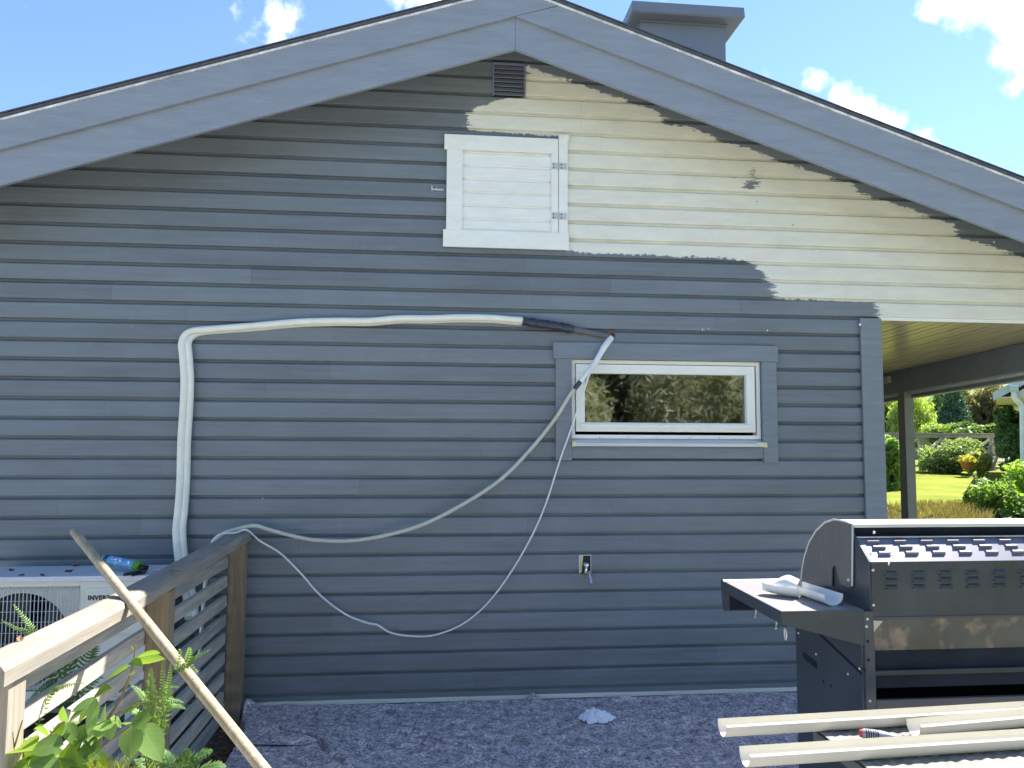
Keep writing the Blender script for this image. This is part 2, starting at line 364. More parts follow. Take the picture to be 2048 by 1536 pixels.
def board(xa, xb, n, rnd=0.0):
    z0 = n*P; prof = [(.0, .0005), (-.0290+rnd, .0005), (-.030+rnd, .002), (-.030+rnd, .095), (-.027+rnd, .1000), (-.006, .1105), (-.003, P+.0005), (0, P+.0005)]
    if n < 0: prof = [(0, .045), (-.0235, .045), (-.0235, .097), (-.021, .1005), (-.0085, .1085), (-.0075, P), (0, P)]
    mb = MB(); vs = []
    for k, xe in ((0, xa), (1, xb)):
        for (y, z) in prof:
            zz = z0+z; l = lim(zz)
            vs.append((max(PK-l, min(PK+l, xe)), y, zz))
    m = len(prof)
    mb.add(vs, [(i, i+1, m+i+1, m+i) for i in range(m-1)]+[tuple(range(m))[::-1], tuple(range(m, 2*m))])
    o = mb.build('siding_board', M_SIDE, wall, origin=((xa+xb)/2, 0, z0))
    if n >= 0: o.rotation_euler = (0, rb.uniform(-.0004, .0004)*min(1, 2/(xb-xa)), 0); o.location.z += rb.uniform(-.0008, .0004)
    return o
rb = random.Random(3)
KNOWN = {33: [1.15], 30: [1.23, 1.0], 28: [1.96], 27: [1.08], 29: [1.14, 2.9], 31: [1.0], 24: [1.93], 22: [.6]}
for n in range(-1, 35):
    if n*P+.01 > ZS: break
    right = XC if n < 20 else XR
    segs = [(XL, right)]
    zc0, zc1 = n*P, (n+1)*P
    if zc1 > WIN[2]+.02 and zc0 < WIN[3]-.02: segs = [(XL, .86), (2.31, right)]
    if zc0 >= 4.0-.06 and n in (32, 33): segs = [(XL, .372), (.606, right)]
    for (a, c) in segs:
        l = lim(zc0); a2, c2 = max(a, PK-l), min(c, PK+l)
        if c2-a2 < .03: continue
        cuts = [x for x in KNOWN.get(n, []) if a2+.1 < x < c2-.1]
        if n not in KNOWN:
            x = a2+rb.uniform(.6, 4.2)
            while x < c2-.5: cuts.append(x); x += rb.uniform(2.4, 4.6)
        xs_ = [a2]+sorted(cuts)+[c2]
        for i in range(len(xs_)-1):
            board(xs_[i]+(.0004 if i else 0), xs_[i+1]-(.0004 if i < len(xs_)-2 else 0), n, rb.uniform(-.0005, .0004))
# corner board with its side batten, bottom drip trim
MB().bbox(2.992, 3.148, -.050, -.031, -.16, 2.486, .003).build('corner_board', M_TRIM, house)
MB().box(3.1, 3.122, -.0305, .14, -.16, 2.483).build('corner_return', M_TRIM, house)
# rest of the body: side walls, rear wall, floor, ceiling
bd = MB(); bd.box(XL, XL+.1, .17, 8.4, -.19, 2.47); bd.box(3.0, 3.1, .17, 8.4, -.19, 2.47); bd.box(XL, 3.1, 8.4, 8.5, -.19, 2.47)
bd.box(XL+.1, 3.0, .17, 8.4, 2.38, 2.46); bd.box(XL+.1, 3.0, .17, 8.4, -.19, -.10)
bd.build('body_wall', M_ROOM, house)
# roof
def slope_prism(y0, y1, za, zb, xa, xb, sgn):
    """slab following one roof slope; za/zb heights of lower/upper face at the ridge; xa, xb distances from the ridge"""
    pts = [(PK+sgn*xa, y0, za-SL*xa), (PK+sgn*xb, y0, za-SL*xb), (PK+sgn*xb, y0, zb-SL*xb), (PK+sgn*xa, y0, zb-SL*xa)]
    if sgn < 0: pts = pts[::-1]
    return MB().prism(pts, (0, y1-y0, 0))
roof = slope_prism(-.46, 9.0, 4.47, 4.525, 0, 6.1, 1).build('roof', M_FELT, house)
slope_prism(-.46, 9.0, 4.47, 4.525, 0, 6.1, -1).build('roof', M_FELT, house)
M_SOF = mat('soffit_paint', (.20, .23, .265), .5, var=.1, world=True)
for s in (1, -1):
    for k in range(4):      # soffit boards under the overhang
        ya = -.412+k*.103
        slope_prism(ya, ya+.100, 4.43, 4.452, 0.001, 6.05, s).build('soffit_board', M_SOF, roof)
    slope_prism(-.440, -.415, 4.106, 4.36, 0.0008, 6.1, s).build('lower_barge_board', M_BARGE, house)
    # felt edge turned over the barge
    slope_prism(-.487, -.466, 4.505, 4.519, 0.0, 6.12, s).build('felt_edge', M_FELT, roof)
    slope_prism(-.486, -.30, 4.526, 4.534, 0.0, 6.12, s).build('felt_edge', M_FELT, roof)
# upper barge boards: the left one runs through to the right face of the joint
def ub(sgn):
    if sgn < 0:
        pts = [(PK-.004, 4.314), (PK+.27, 4.400), (PK+.27, 4.503-SL*.27+.0), (PK, 4.503), (PK-6.1, 4.503-SL*6.1), (PK-6.1, 4.314-SL*6.1)]
    else:
        pts = [(PK+.0, 4.312), (PK+6.1, 4.312-SL*6.1), (PK+6.1, 4.503-SL*6.1), (PK+.28, 4.503-SL*.28), (PK+.274, 4.396)]
    MB().prism([(x, -.466, z) for x, z in pts], (0, .024, 0)).build('upper_barge_board', M_BARGE, house)
ub(-1); ub(1)
M_FLASH = mat('light_drip_strip', (.70, .72, .78), .45, metal=.0, var=.5, vscale=8)
for s in (1, -1):
    slope_prism(-.475, -.4665, 4.490, 4.503, 0.02, 6.1, s).build('drip_strip', M_FLASH, roof)
# chimney
ch = MB(); ch.box(1.80, 2.585, 1.32, 2.05, 3.7, 5.39); chim = ch.build('chimney', M_CHIM, roof)
cp = MB()
def ring(x0, x1, y0, y1, z): return [(x0, y0, z), (x1, y0, z), (x1, y1, z), (x0, y1, z)]
cp.add(ring(1.70, 2.70, 1.20, 2.17, 5.375)+ring(1.685, 2.715, 1.185, 2.185, 5.385)+ring(1.69, 2.71, 1.19, 2.18, 5.475)+ring(2.0, 2.40, 1.5, 1.88, 5.55),
       [(3, 2, 1, 0), (12, 13, 14, 15)]+[(a+i, a+(i+1) % 4, a+4+(i+1) % 4, a+4+i) for a in (0, 4, 8) for i in range(4)])
cp.build('chimney_cap', M_CHIM, house)
MB().box(1.785, 2.60, 1.305, 2.065, 5.355, 5.374).build('chimney_collar', M_CHIM, house)

# vent under the ridge
vt = MB(); vt.box(.378, .60, -.020, -.002, 3.99, 4.215); vent = vt.build('gable_vent', M_DARK, house)
fr = MB(); fr.box(.374, .386, -.038, -.0205, 3.985, 4.22); fr.box(.592, .604, -.038, -.0205, 3.985, 4.22); fr.box(.3865, .5915, -.038, -.0205, 4.208, 4.22); fr.build('vent_frame', M_VENT, vent)
for k in range(7):
    z = 3.99+k*.031
    MB().prism([(.387, -.036, z), (.387, -.022, z+.026), (.387, -.0205, z+.024), (.387, -.0345, z-.002)], (.204, 0, 0)).build('louvre', M_VENT, vent)
# loft hatch: door of boards with rails, hung on two hinges, fixed jamb on the right
hx0, hx1 = .052, .832; hz0, hz1 = 2.908, 3.685
hatch = bpy.data.objects.new('loft_hatch', None); COL.objects.link(hatch); hatch.parent = house; hatch.location = (.05, 0, 2.9)
hatch['label'] = 'bare cream loft hatch of boards with zinc hinges'
MB().box(hx0+.02, hx1, -.0318, -.0305, hz0+.03, hz1-.02).build('door_backing', M_CREAM, hatch)
for k in range(6):
    z = hz0+.115+k*.0925; zt = z+.0920 if k < 5 else z+.10
    vs = [(hx0+.10, y, zz) for y, zz in ((-.032, z), (-.043, z), (-.043, z+.074), (-.036, z+.082), (-.0345, zt), (-.032, zt))]
    MB().prism(vs, (.63, 0, 0)).build('door_board', M_CREAM, hatch)
def rail(x0, x1, z0, z1, y=-.058): MB().bbox(x0, x1, y, -.0435 if y < -.05 else -.032, z0, z1, .002).build('door_rail', M_CREAM, hatch)
rail(hx0-.004, hx1-.002, hz1-.104, hz1, -.060); rail(hx0-.006, .903, hz0, hz0+.118, -.060)
rail(hx0+.014, hx0+.122, hz0+.1185, hz1-.1045); rail(hx1-.050, hx1-.002, hz0+.1185, hz1-.1045)
MB().bbox(hx1+.002, .897, -.054, -.0305, hz0+.1185, hz1-.004, .002).build('door_jamb', M_CREAM, hatch)
MB().bbox(hx1+.002, .905, -.060, -.0305, hz1-.0035, hz1+.032, .002).build('door_jamb', M_CREAM, hatch)
for zz in (3.492, 3.142):
    hg = MB(); hg.box(.788, .829, -.0625, -.0585, zz-.022, zz+.022); hg.box(.835, .888, -.0605, -.0545, zz-.022, zz+.022); hg.tube([(.832, -.0645, zz-.024), (.832, -.0645, zz+.024)], .0045, 8)
    h = hg.build('hinge', M_ZINC, hatch)
    sc = MB()
    for xx in (.798, .852):
        for dz in (-.012, .012): sc.lathe([(.0001, .0025), (.004, .002), (.005, 0)], (xx, -.0625 if xx < .83 else -.0605, zz+dz), (0, -1, 0), 8)
    sc.build('screw', M_DARK, h)
lt = MB(); lt.box(-.035, .045, -.034, -.0285, 3.298, 3.312); lt.tube([(-.03, -.036, 3.305), (.048, -.036, 3.305)], .006, 8); lt.box(-.036, -.028, -.05, -.026, 3.29, 3.325); lt.box(-.004, .002, -.043, -.026, 3.297, 3.314)
lt.build('latch_bolt', M_ZINC, house)
# window casings
def trimb(x0, x1, z0, z1, y=-.046): MB().bbox(x0, x1, y-.006, -.012, z0, z1, .003).build('window_casing', M_TRIM, window)
window = bpy.data.objects.new('window', None); COL.objects.link(window); window.parent = house; window.location = (1.58, 0, 1.55)
trimb(.797, 2.378, 2.163, 2.274, -.050); trimb(.815, .924, 1.478, 2.162); trimb(2.262, 2.366, 1.468, 2.162); trimb(.9245, 2.2615, 1.492, 1.572, -.040)
wf = MB()
def frame(mb, x0, x1, z0, z1, w, y0, y1):
    mb.bbox(x0, x1, y0, y1, z1-w, z1, .003); mb.bbox(x0, x1, y0, y1, z0, z0+w, .003)
    mb.bbox(x0, x0+w, y0+.0005, y1, z0+w, z1-w, .003); mb.bbox(x1-w, x1, y0+.0005, y1, z0+w, z1-w, .003)
frame(wf, .926, 2.258, 1.625, 2.161, .026, -.020, .06); wf.build('outer_frame', M_WHITE, window)
sf = MB(); frame(sf, .956, 2.214, 1.672, 2.130, .058, -.034, .045); sash = sf.build('sash', M_WHITE, window)
gb = MB(); frame(gb, 1.006, 2.165, 1.722, 2.080, .012, -.028, .03); gb.build('glazing_bead', M_WHITE, sash)
MB().bbox(.985, 2.185, -.048, -.020, 1.694, 1.724, .003).build('drip_rail', M_WHITE, window)
gl = bpy.data.materials.new('window_glass'); gl.use_nodes = True; t = gl.node_tree; t.nodes.remove(t.nodes['Principled BSDF'])
tr = t.nodes.new('ShaderNodeBsdfTransparent'); tr.inputs[0].default_value = (.55, .60, .62, 1); gs = t.nodes.new('ShaderNodeBsdfGlossy'); gs.inputs['Roughness'].default_value = .025; gs.inputs[0].default_value = (.95, 1, .97, 1)
fr_ = t.nodes.new('ShaderNodeFresnel'); fr_.inputs[0].default_value = 2.4; mx = t.nodes.new('ShaderNodeMixShader')
t.links.new(fr_.outputs[0], mx.inputs[0]); t.links.new(tr.outputs[0], mx.inputs[1]); t.links.new(gs.outputs[0], mx.inputs[2]); t.links.new(mx.outputs[0], t.nodes['Material Output'].inputs[0])
MB().box(1.014, 2.157, .004, .010, 1.730, 2.072).build('pane', gl, window)
sl_ = MB(); sl_.prism([(.925, -.004, 1.625), (.925, -.075, 1.594), (.925, -.075, 1.573), (.925, -.071, 1.573), (.925, -.071, 1.589), (.925, -.004, 1.618)], (1.347, 0, 0)); sil = sl_.build('sill', M_ALU, window)
M_TAPE = mat('masking_tape', (.78, .72, .45), .7, var=.1)
tp = MB(); tp.prism([(2.19, -.071, 1.6035), (2.275, -.078, 1.6), (2.277, -.079, 1.570), (2.235, -.079, 1.5715), (2.20, -.0775, 1.597)], (0, .001, .002)); tp.prism([(.922, -.078, 1.60), (.95, -.076, 1.603), (.945, -.079, 1.572), (.92, -.079, 1.571)], (0, .001, .002)); tp.build('masking_tape', M_TAPE, window)
for xx in (1.12, 1.32, 1.52, 1.75, 1.96): MB().lathe([(.0001, .004), (.004, .003), (.005, 0)], (xx, -.02, 1.634), (0, -1, 0), 8).build('sill_screw', M_ZINC, sil)
# porch: sloping boarded ceiling, edge beam, post
def cz(y): return 2.492-.043*y
pc = MB().prism([(3.13, -.0, cz(0)+.02), (5.02, 0, cz(0)+.02), (5.02, 7, cz(7)+.02), (3.13, 7, cz(7)+.02)], (0, 0, .03)).build('porch_ceiling', M_DARK, house)
bmesh_ = MB(); wb = .093
bmesh_.add([(0, .0, 0), (wb-.011, .0, 0), (wb-.011, 6.95, cz(7)-cz(0)), (0, 6.95, cz(7)-cz(0)), (-.003, 0, .012), (wb-.003, 0, .012), (wb-.003, 6.95, cz(7)-cz(0)+.012), (-.003, 6.95, cz(7)-cz(0)+.012)], [(0, 3, 2, 1), (4, 5, 6, 7), (0, 1, 5, 4), (1, 2, 6, 5), (2, 3, 7, 6), (3, 0, 4, 7)])
b0 = bmesh_.build('ceiling_board', M_CEIL, pc, origin=(0, 0, 0)); b0.location = Vector((3.135, .02, cz(0)))
for k in range(1, 20): part('ceiling_board', b0.data, pc, (3.135+k*wb, .02, cz(0)+random.uniform(-.0015, .0015)))
MB().bbox(3.15, 6.2, -.022, -.003, 2.476, 2.4995, .003).build('gable_bottom_trim', M_CREAM, house)
beam = MB(); beam.prism([(4.95, -.0, cz(0)-.003), (4.95, 7, cz(7)-.003), (4.95, 7, cz(7)-.235), (4.95, 0, cz(0)-.235)], (.07, 0, 0)); beam.build('porch_beam', M_BEAM, house)
b2 = MB(); b2.prism([(5.021, -.4, cz(-.4)-.08), (5.021, 7, cz(7)-.08), (5.021, 7, cz(7)-.262), (5.021, -.4, cz(-.4)-.262)], (.004, 0, 0)); b2.build('fascia_strip', M_CREAM, house)
b3 = MB(); b3.prism([(5.026, -.44, cz(-.44)-.14), (5.026, 7.1, cz(7)-.14), (5.026, 7.1, cz(7)-.30), (5.026, -.44, cz(-.44)-.30)], (.09, 0, 0)); b3.build('eaves_gutter', M_BEAM, house)
MB().bbox(4.945, 5.045, 2.50, 2.62, -.2, cz(2.5)-.10, .004).build('porch_post', M_POST, house)
MB().bbox(4.90, 4.949, 2.72, 2.86, 2.26, 2.33, .006).build('junction_box', M_BOXY, house)

M_SPECK = mat('white_paint_speck', (.85, .85, .84), .4)
for (x, y, r_) in ((1405, 659, .006), (1417, 657, .004), (1535, 661, .006), (1720, 649, .009), (1988, 484, .008), (525, 997, .004)):
    p = at(x, y, Y=-.031 if x < 1700 else -.051); MB().lathe([(.0001, .0016), (r_*.6, .0014), (r_, 0)], p, (0, -1, 0), 9).build('paint_speck', M_SPECK, house)
# ---------------------------------------------------------------- felt, fence, pipes, heat pump
def wood(name, col, col2, stretch, rough=.75):
    return mat(name, col, rough, var=.28, vscale=5, stretch=stretch, n1=(col2, 2.6, .48, .68), bump=.18, bscale=16, spec=.3)
M_WOODY = wood('weathered_rail_wood', (.30, .265, .215), (.24, .22, .19), (9, .8, 9))       # grain along Y
M_WOODZ = wood('weathered_post_wood', (.255, .20, .13), (.19, .15, .10), (9, 9, .7))
M_WOODZ2 = wood('pale_post_wood', (.31, .27, .22), (.26, .23, .19), (9, 9, .7))
fence = thing('slatted_fence', 'weathered wooden slat fence with thick handrail running out from the grey wall', 'fence', (-1.21, -1.45, -.15))
FX = -1.165
def post(y0, y1, m, zt=.925): return MB().bbox(FX-.094, FX, y0, y1, -.26, zt, .005).build('post', m, fence, origin=(FX-.045, (y0+y1)/2, 0))
post(-.155, -.065, M_WOODZ, .965); post(-1.545, -1.450, M_WOODZ, .925); post(-2.845, -2.750, M_WOODZ2, .925)
# handrail: two lengths meeting on the middle bay, rounded top
def railpiece(y0, y1, z0, z1, nm='handrail', shift=0, x0=-1.275, x1=-1.150):
    prof = [(x0, 0), (x1, 0), (x1, .040), (x1-.010, .055), (x1-.030, .060), (x0+.030, .060), (x0+.010, .055), (x0, .040)]
    a = [(x+shift, y0, z0+z) for x, z in prof]; b = [(x+shift, y1, z1+z) for x, z in prof]; n = len(prof)
    mb = MB(); mb.add(a+b, [(i, (i+1) % n, n+(i+1) % n, n+i) for i in range(n)]+[tuple(range(n))[::-1], tuple(range(n, 2*n))])
    return mb.build(nm, M_WOODY, fence, origin=(x0, (y0+y1)/2, (z0+z1)/2))
railpiece(-2.90, -2.02, .928, .928); railpiece(-2.016, -.035, .928, .968)
wood_slat = [wood('grey_slat_wood_%d' % i, c, (c[0]*.72, c[1]*.75, c[2]*.78), (9, .8, 9)) for i, c in enumerate(((.42, .39, .33), (.47, .42, .34), (.37, .355, .31)))]
# slats on the far side of the posts
rs = random.Random(5)
for k in range(9):
    zc = .850-k*.117
    for (ya, yb) in ((-.160, -1.50), (-1.504, -2.88)):
        if k > 0 and k % 2 == 0 and ya < -1: yb = -2.83
        dz = rs.uniform(-.004, .004)
        MB().bbox(-1.287, -1.262, yb, ya, zc-.036+dz, zc+.032+dz, .004).build('slat', wood_slat[rs.randrange(3)] if 'wood_slat' in globals() else M_WOODY, fence, origin=(-1.275+rs.uniform(0, 5), (ya+yb)/2, zc+rs.uniform(0, 3)))

# heat pump outdoor unit
M_AC = mat('outdoor_unit_enamel', (.70, .70, .62), .4, var=.05, vscale=3)
M_ACT = mat('outdoor_unit_lid', (.66, .68, .72), .35, var=.08, vscale=6)
M_BLACK = mat('black_plastic', (.012, .013, .017), .45, var=.1)
hp = thing('heat_pump_unit', 'cream heat pump outdoor unit with round fan behind a wire grille, beside the fence', 'heat pump', (-2.0, -.33, -.15))
ax0, ax1, ay0, ay1, az0, az1 = -2.62, -1.575, -.52, -.15, .14, .80
cs = MB()
cs.box(ax0, ax1, ay1-.02, ay1, az0, az1); cs.box(ax0, ax0+.02, ay0, ay1-.02, az0, az1); cs.box(ax1-.02, ax1, ay0, ay1-.02, az0, az1); cs.box(ax0+.02, ax1-.02, ay0, ay1-.02, az0, az0+.02)
gx0, gx1, gz0, gz1 = -2.595, -1.978, .20, .775
cs.bbox(gx1, ax1-.021, ay0, ay0+.02, az0+.021, az1, .004); cs.box(ax0+.021, gx1-.0005, ay0, ay0+.02, gz1, az1); cs.box(ax0+.021, gx1-.0005, ay0, ay0+.02, az0+.021, gz0)
cs.build('casing', M_AC, hp)
MB().bbox(ax0-.008, ax1+.008, ay0-.012, ay1+.008, az1+.001, az1+.032, .006).build('top_panel', M_ACT, hp)
MB().bbox(gx1+.03, ax1-.05, ay0-.006, ay0+.01, .50, .765, .012).build('badge_panel', M_AC, hp)
fcx, fcz, frad = -2.30, .47, .265
# plate with the round fan opening
pl = MB(); K = 40; ringv = []; outer = []
for j in range(K):
    a = 2*math.pi*j/K; c, s = math.cos(a), math.sin(a); ringv.append((fcx+frad*c, ay0+.03, fcz+frad*s))
    q = min((gx1-fcx if c > 0 else fcx-gx0)/max(abs(c), 1e-6), (gz1-fcz if s > 0 else fcz-gz0)/max(abs(s), 1e-6)); outer.append((fcx+q*c, ay0+.03, fcz+q*s))
pl.add(ringv+outer, [(j, (j+1) % K, K+(j+1) % K, K+j) for j in range(K)]); pl.strip([(x, y, z) for x, y, z in ringv], (0, .12, 0), closed=True)
pl.build('fan_shroud', M_AC, hp)
fan = MB()
for k in range(3):
    a0 = 2*math.pi*k/3; vs = []
    for i in range(7):
        for j in range(4):
            r_ = .045+(frad-.06)*j/3; a = a0+(i/6-.5)*1.7+.25*j/3; vs.append((fcx+r_*math.cos(a), ay0+.08+.05*(i/6), fcz+r_*math.sin(a)))
    fan.add(vs, [(i*4+j, i*4+j+1, i*4+j+5, i*4+j+4) for i in range(6) for j in range(3)], True)
fan.lathe([(.0001, -.03), (.05, -.025), (.055, .03)], (fcx, ay0+.1, fcz), (0, 1, 0), 20)
fan.build('fan', M_BLACK, hp)
MB().box(ax0+.022, gx1, ay0+.2, ay0+.21, gz0, gz1).build('coil', M_BLACK, hp)
gr = MB()
for k in range(30):
    x = gx0+.012+k*(gx1-gx0-.02)/29
    gr.tube([(x, ay0+.012, gz0+.004), (x, ay0-.010, gz0+.03), (x, ay0-.010, gz1-.03), (x, ay0+.012, gz1-.004)], .0028, 5, caps=False)
for k in range(10):
    z = gz0+.03+k*(gz1-gz0-.05)/9; gr.tube([(gx0, ay0+.006, z), (gx0+.02, ay0-.005, z), (gx1-.02, ay0-.005, z), (gx1, ay0+.008, z)], .0020, 4, caps=False)
g_ = gr.build('fan_grille', mat('grille_wire', (.60, .61, .60), .4), hp); g_['kind'] = 'stuff'
for (x, y) in ((ax0+.08, ay0+.04), (ax1-.14, ay0+.04)): MB().box(x, x+.06, ay0+.02, ay1+.145, -.22, az0-.001).build('foot', M_AC, hp)
tc = bpy.data.curves.new('brand_text', 'FONT'); tc.body = 'INVERTER'; tc.size = .034; tc.extrude = .0006; tc.space_character = 1.1; tc.offset = .0016
to = bpy.data.objects.new('lettering', tc); COL.objects.link(to)
bpy.context.view_layer.update(); dg = bpy.context.evaluated_depsgraph_get(); tm = bpy.data.meshes.new_from_object(to.evaluated_get(dg)); bpy.data.objects.remove(to)
tm.materials.clear(); tm.materials.append(M_BLACK); tt = bpy.data.objects.new('lettering', tm); COL.objects.link(tt); tt.parent = hp
tp_ = at(175, 1200, Y=ay0-.0075); tt.location = Vector((tp_.x, ay0-.0072, tp_.z))-world_loc(hp); tt.rotation_euler = (R(90), 0, 0)

# sealant gun on top of the unit
gun = thing('sealant_gun', 'black sealant gun holding a green and blue cartridge, lying on the heat pump lid', 'caulking gun', tuple(at(245, 1135, Y=-.36)))
ztop = az1+.033
def onlid(x, y, h): 
    return at(x, y, Z=ztop+h)
c0 = Vector((-1.935, -.33, ztop+.062)); c1 = Vector((-1.70, -.42, ztop+.034)); dv = (c1-c0).normalized()
M_GRN = mat('green_sleeve', (.12, .38, .05), .4); M_LAB = mat('blue_label', (.12, .32, .62), .35, var=.25, vscale=30, n1=((.75, .8, .85), 40, .56, .62)); M_NAVY = mat('navy_label', (.03, .04, .22), .4)
L_ = (c1-c0).length
MB().lathe([(.0001, 0), (.029, 0), (.0298, .004), (.0298, L_), (.0001, L_)], c0, dv, 20).build('cartridge', M_GRN, gun)
MB().lathe([(.0304, .03), (.0304, L_-.025)], c0, dv, 20).build('label_band', M_LAB, gun)
MB().lathe([(.0307, .022), (.0307, .048)], c0, dv, 20).build('label_band', M_NAVY, gun)
gf = MB(); side = dv.cross(Vector((0, 0, 1)))
for s in (-1, 1): gf.tube([c0+side*s*.028-Vector((0, 0, .004)), c1+side*s*.028-Vector((0, 0, .004))], .0035, 6)
gf.lathe([(.0001, 0), (.030, 0), (.030, .006), (.0001, .006)], c1+dv*.002, dv, 16)
gf.build('frame', M_GRN, gun)
gh = MB(); e = c1+dv*.01
gh.tube([e, e+dv*.05], .014, 8); gh.tube([e+dv*.03, e+dv*.05+side*.06-Vector((0, 0, .015)), e+dv*.02+side*.15-Vector((0, 0, .02))], [.012, .011, .009], 8)
gh.tube([e+dv*.05, e+dv*.075+side*.05-Vector((0, 0, .015)), e+dv*.06+side*.13-Vector((0, 0, .022))], [.007, .006, .006], 8)
gh.build('trigger_handle', M_BLACK, gun)
MB().tube([e-dv*.02, e+dv*.22, e+dv*.235+side*.02, e+dv*.225+side*.04], .0035, 6).build('push_rod', M_ZINC, gun)

# insulated pipe pair up the wall
M_PIPE = mat('white_pipe_wrap', (.84, .84, .74), .5, var=.07, vscale=9, n1=((.45, .38, .2), 12, .72, .80))
M_TAPEB = mat('black_tape', (.045, .05, .075), .35, var=.2, vscale=30)
M_INS = mat('grey_pipe_insulation', (.13, .13, .145), .8, var=.15)
pp = thing('pipe_run', 'white insulated pipe pair bent along the grey wall up to the wall hole', 'pipes', (-1.6, -.06, .5))
def wp(x, y, Y): return at(x, y, Y=Y)
VERT = [(383, 1236, -.30), (378, 1190, -.20), (366, 1140, -.10), (361, 1105, -.085), (358, 1060, -.075), (362, 1020, -.065), (366, 960, -.06), (368, 880, -.062), (372, 820, -.065), (374, 760, -.07), (371, 710, -.07), (369, 690, -.065), (375, 672, -.06), (392, 662, -.055), (430, 659, -.052),
        (520, 652, -.06), (600, 645, -.06), (680, 643, -.055), (740, 643, -.055), (800, 638, -.058), (860, 638, -.055), (920, 636, -.055), (980, 637, -.055), (1020, 640, -.057), (1046, 642, -.058)]
path = [wp(*v) for v in VERT]
side1 = smoothpath([p+Vector((-.017 if i < 14 else 0, .0, 0 if i < 14 else .004)) for i, p in enumerate(path)], 5)
MB().tube(side1, .0235, 12).build('pipe', M_PIPE, pp)
q2 = [p+Vector((.021, .006, 0)) for p in path[:12]]+[path[12]+Vector((.012, .022, -.012)), path[13]+Vector((.008, .024, -.010))]+[p+Vector((0, .026, -.006)) for p in path[14:]]
MB().tube(smoothpath(q2, 5), .021, 12).build('pipe', M_PIPE, pp)
tpth = smoothpath([wp(1045, 642, -.058), wp(1062, 645, -.06), wp(1090, 649, -.062), wp(1120, 654, -.06), wp(1146, 659, -.055)], 6)
rr = [.027+.003*math.sin(i*1.3)+(.003 if i % 7 < 3 else 0) for i in range(len(tpth))]
tb = MB().tube(tpth, rr, 14).build('black_tape_wrap', M_TAPEB, pp)
hel = []
for i in range(160):
    u = i/159; p = tpth[min(int(u*(len(tpth)-1)), len(tpth)-2)].lerp(tpth[min(int(u*(len(tpth)-1))+1, len(tpth)-1)], u*(len(tpth)-1)-int(u*(len(tpth)-1))); a = u*math.pi*2*4.2
    hel.append(p+Vector((0, math.cos(a)*.0305, math.sin(a)*.0305)))
MB().tube(hel, .0035, 5).build('wire_lashing', M_TAPEB, tb)
MB().tube(smoothpath([wp(1142, 658, -.055), wp(1175, 664, -.05), wp(1205, 670, -.04), wp(1224, 673, -.012)], 5), [.021]*16, 12).build('grey_insulation', M_INS, pp)
M_RUST = mat('rusty_hole_lining', (.25, .12, .06), .8, var=.3)
hc = at(1223, 670, Y=-.028)
MB().lathe([(.017, .004), (.026, .006), (.028, 0), (.026, -.004)], hc+Vector((0, -.004, 0)), (0, -1, 0), 16).build('hole_collar', M_RUST, pp)
MB().lathe([(.0001, .003), (.022, .003)], hc+Vector((0, -.004, 0)), (0, -1, 0), 14).build('hole_plug', M_DARK, pp)

# drain hose and thin cable hanging from the hole over the handrail
M_HOSE = mat('grey_cream_hose', (.58, .57, .47), .5, var=.08, vscale=14); M_CABLE = mat('white_cable', (.80, .80, .78), .4, var=.05); M_WRAP = mat('white_wrap', (.85, .85, .86), .5, var=.06, vscale=20, bump=.4, bscale=80)
hs = thing('drain_hose', 'pale hose sagging from the wall hole over the fence handrail', 'hose', tuple(hc))
HP = [(1222, 676, -.03), (1208, 695, -.075), (1190, 725, -.10), (1165, 758, -.11), (1140, 790, -.10), (1110, 838, -.09), (1060, 900, -.09), (1000, 960, -.11), (920, 1012, -.14), (830, 1055, -.15), (720, 1080, -.15), (640, 1081, -.14), (590, 1073, -.12), (540, 1060, -.11)]
hpts = smoothpath([wp(*v) for v in HP]+[Vector((-1.12, -.10, 1.062)), Vector((-1.22, -.13, 1.046)), Vector((-1.31, -.18, 1.01)), Vector((-1.36, -.22, .90)), Vector((-1.38, -.24, .6)), Vector((-1.40, -.24, .12))], 6)
iw = 18
MB().tube(hpts[iw+2:], .0125, 10).build('hose', M_HOSE, hs)
MB().tube(hpts[:iw+2], [.022]*8+[.019]*8+[.017]*(iw-14), 10).build('white_wrapping', M_WRAP, hs)
MB().tube(hpts[iw-1:iw+5], .0165, 10).build('black_tape_joint', M_TAPEB, hs)
cb = thing('white_cable', 'thin white cable looping low across the wall and up over the handrail', 'cable', tuple(hc))
CP = [(1216, 690, -.03), (1195, 712, -.10), (1180, 745, -.13), (1165, 790, -.11), (1145, 850, -.085), (1120, 920, -.075), (1085, 1025, -.06), (1040, 1115, -.06), (985, 1195, -.06), (930, 1245, -.065), (870, 1270, -.07), (820, 1272, -.08), (780, 1265, -.085), (755, 1250, -.085), (735, 1246, -.085), (690, 1228, -.08), (640, 1190, -.075), (600, 1145, -.08), (560, 1106, -.09), (520, 1082, -.10)]
cpts = smoothpath([wp(*v) for v in CP]+[Vector((-1.145, -.20, 1.046)), Vector((-1.20, -.26, 1.037)), Vector((-1.29, -.33, 1.026)), Vector((-1.33, -.36, .9)), Vector((-1.35, -.38, .5)), Vector((-1.36, -.38, .1))], 6)
MB().tube(cpts, .0062, 8).build('cable', M_CABLE, cb)

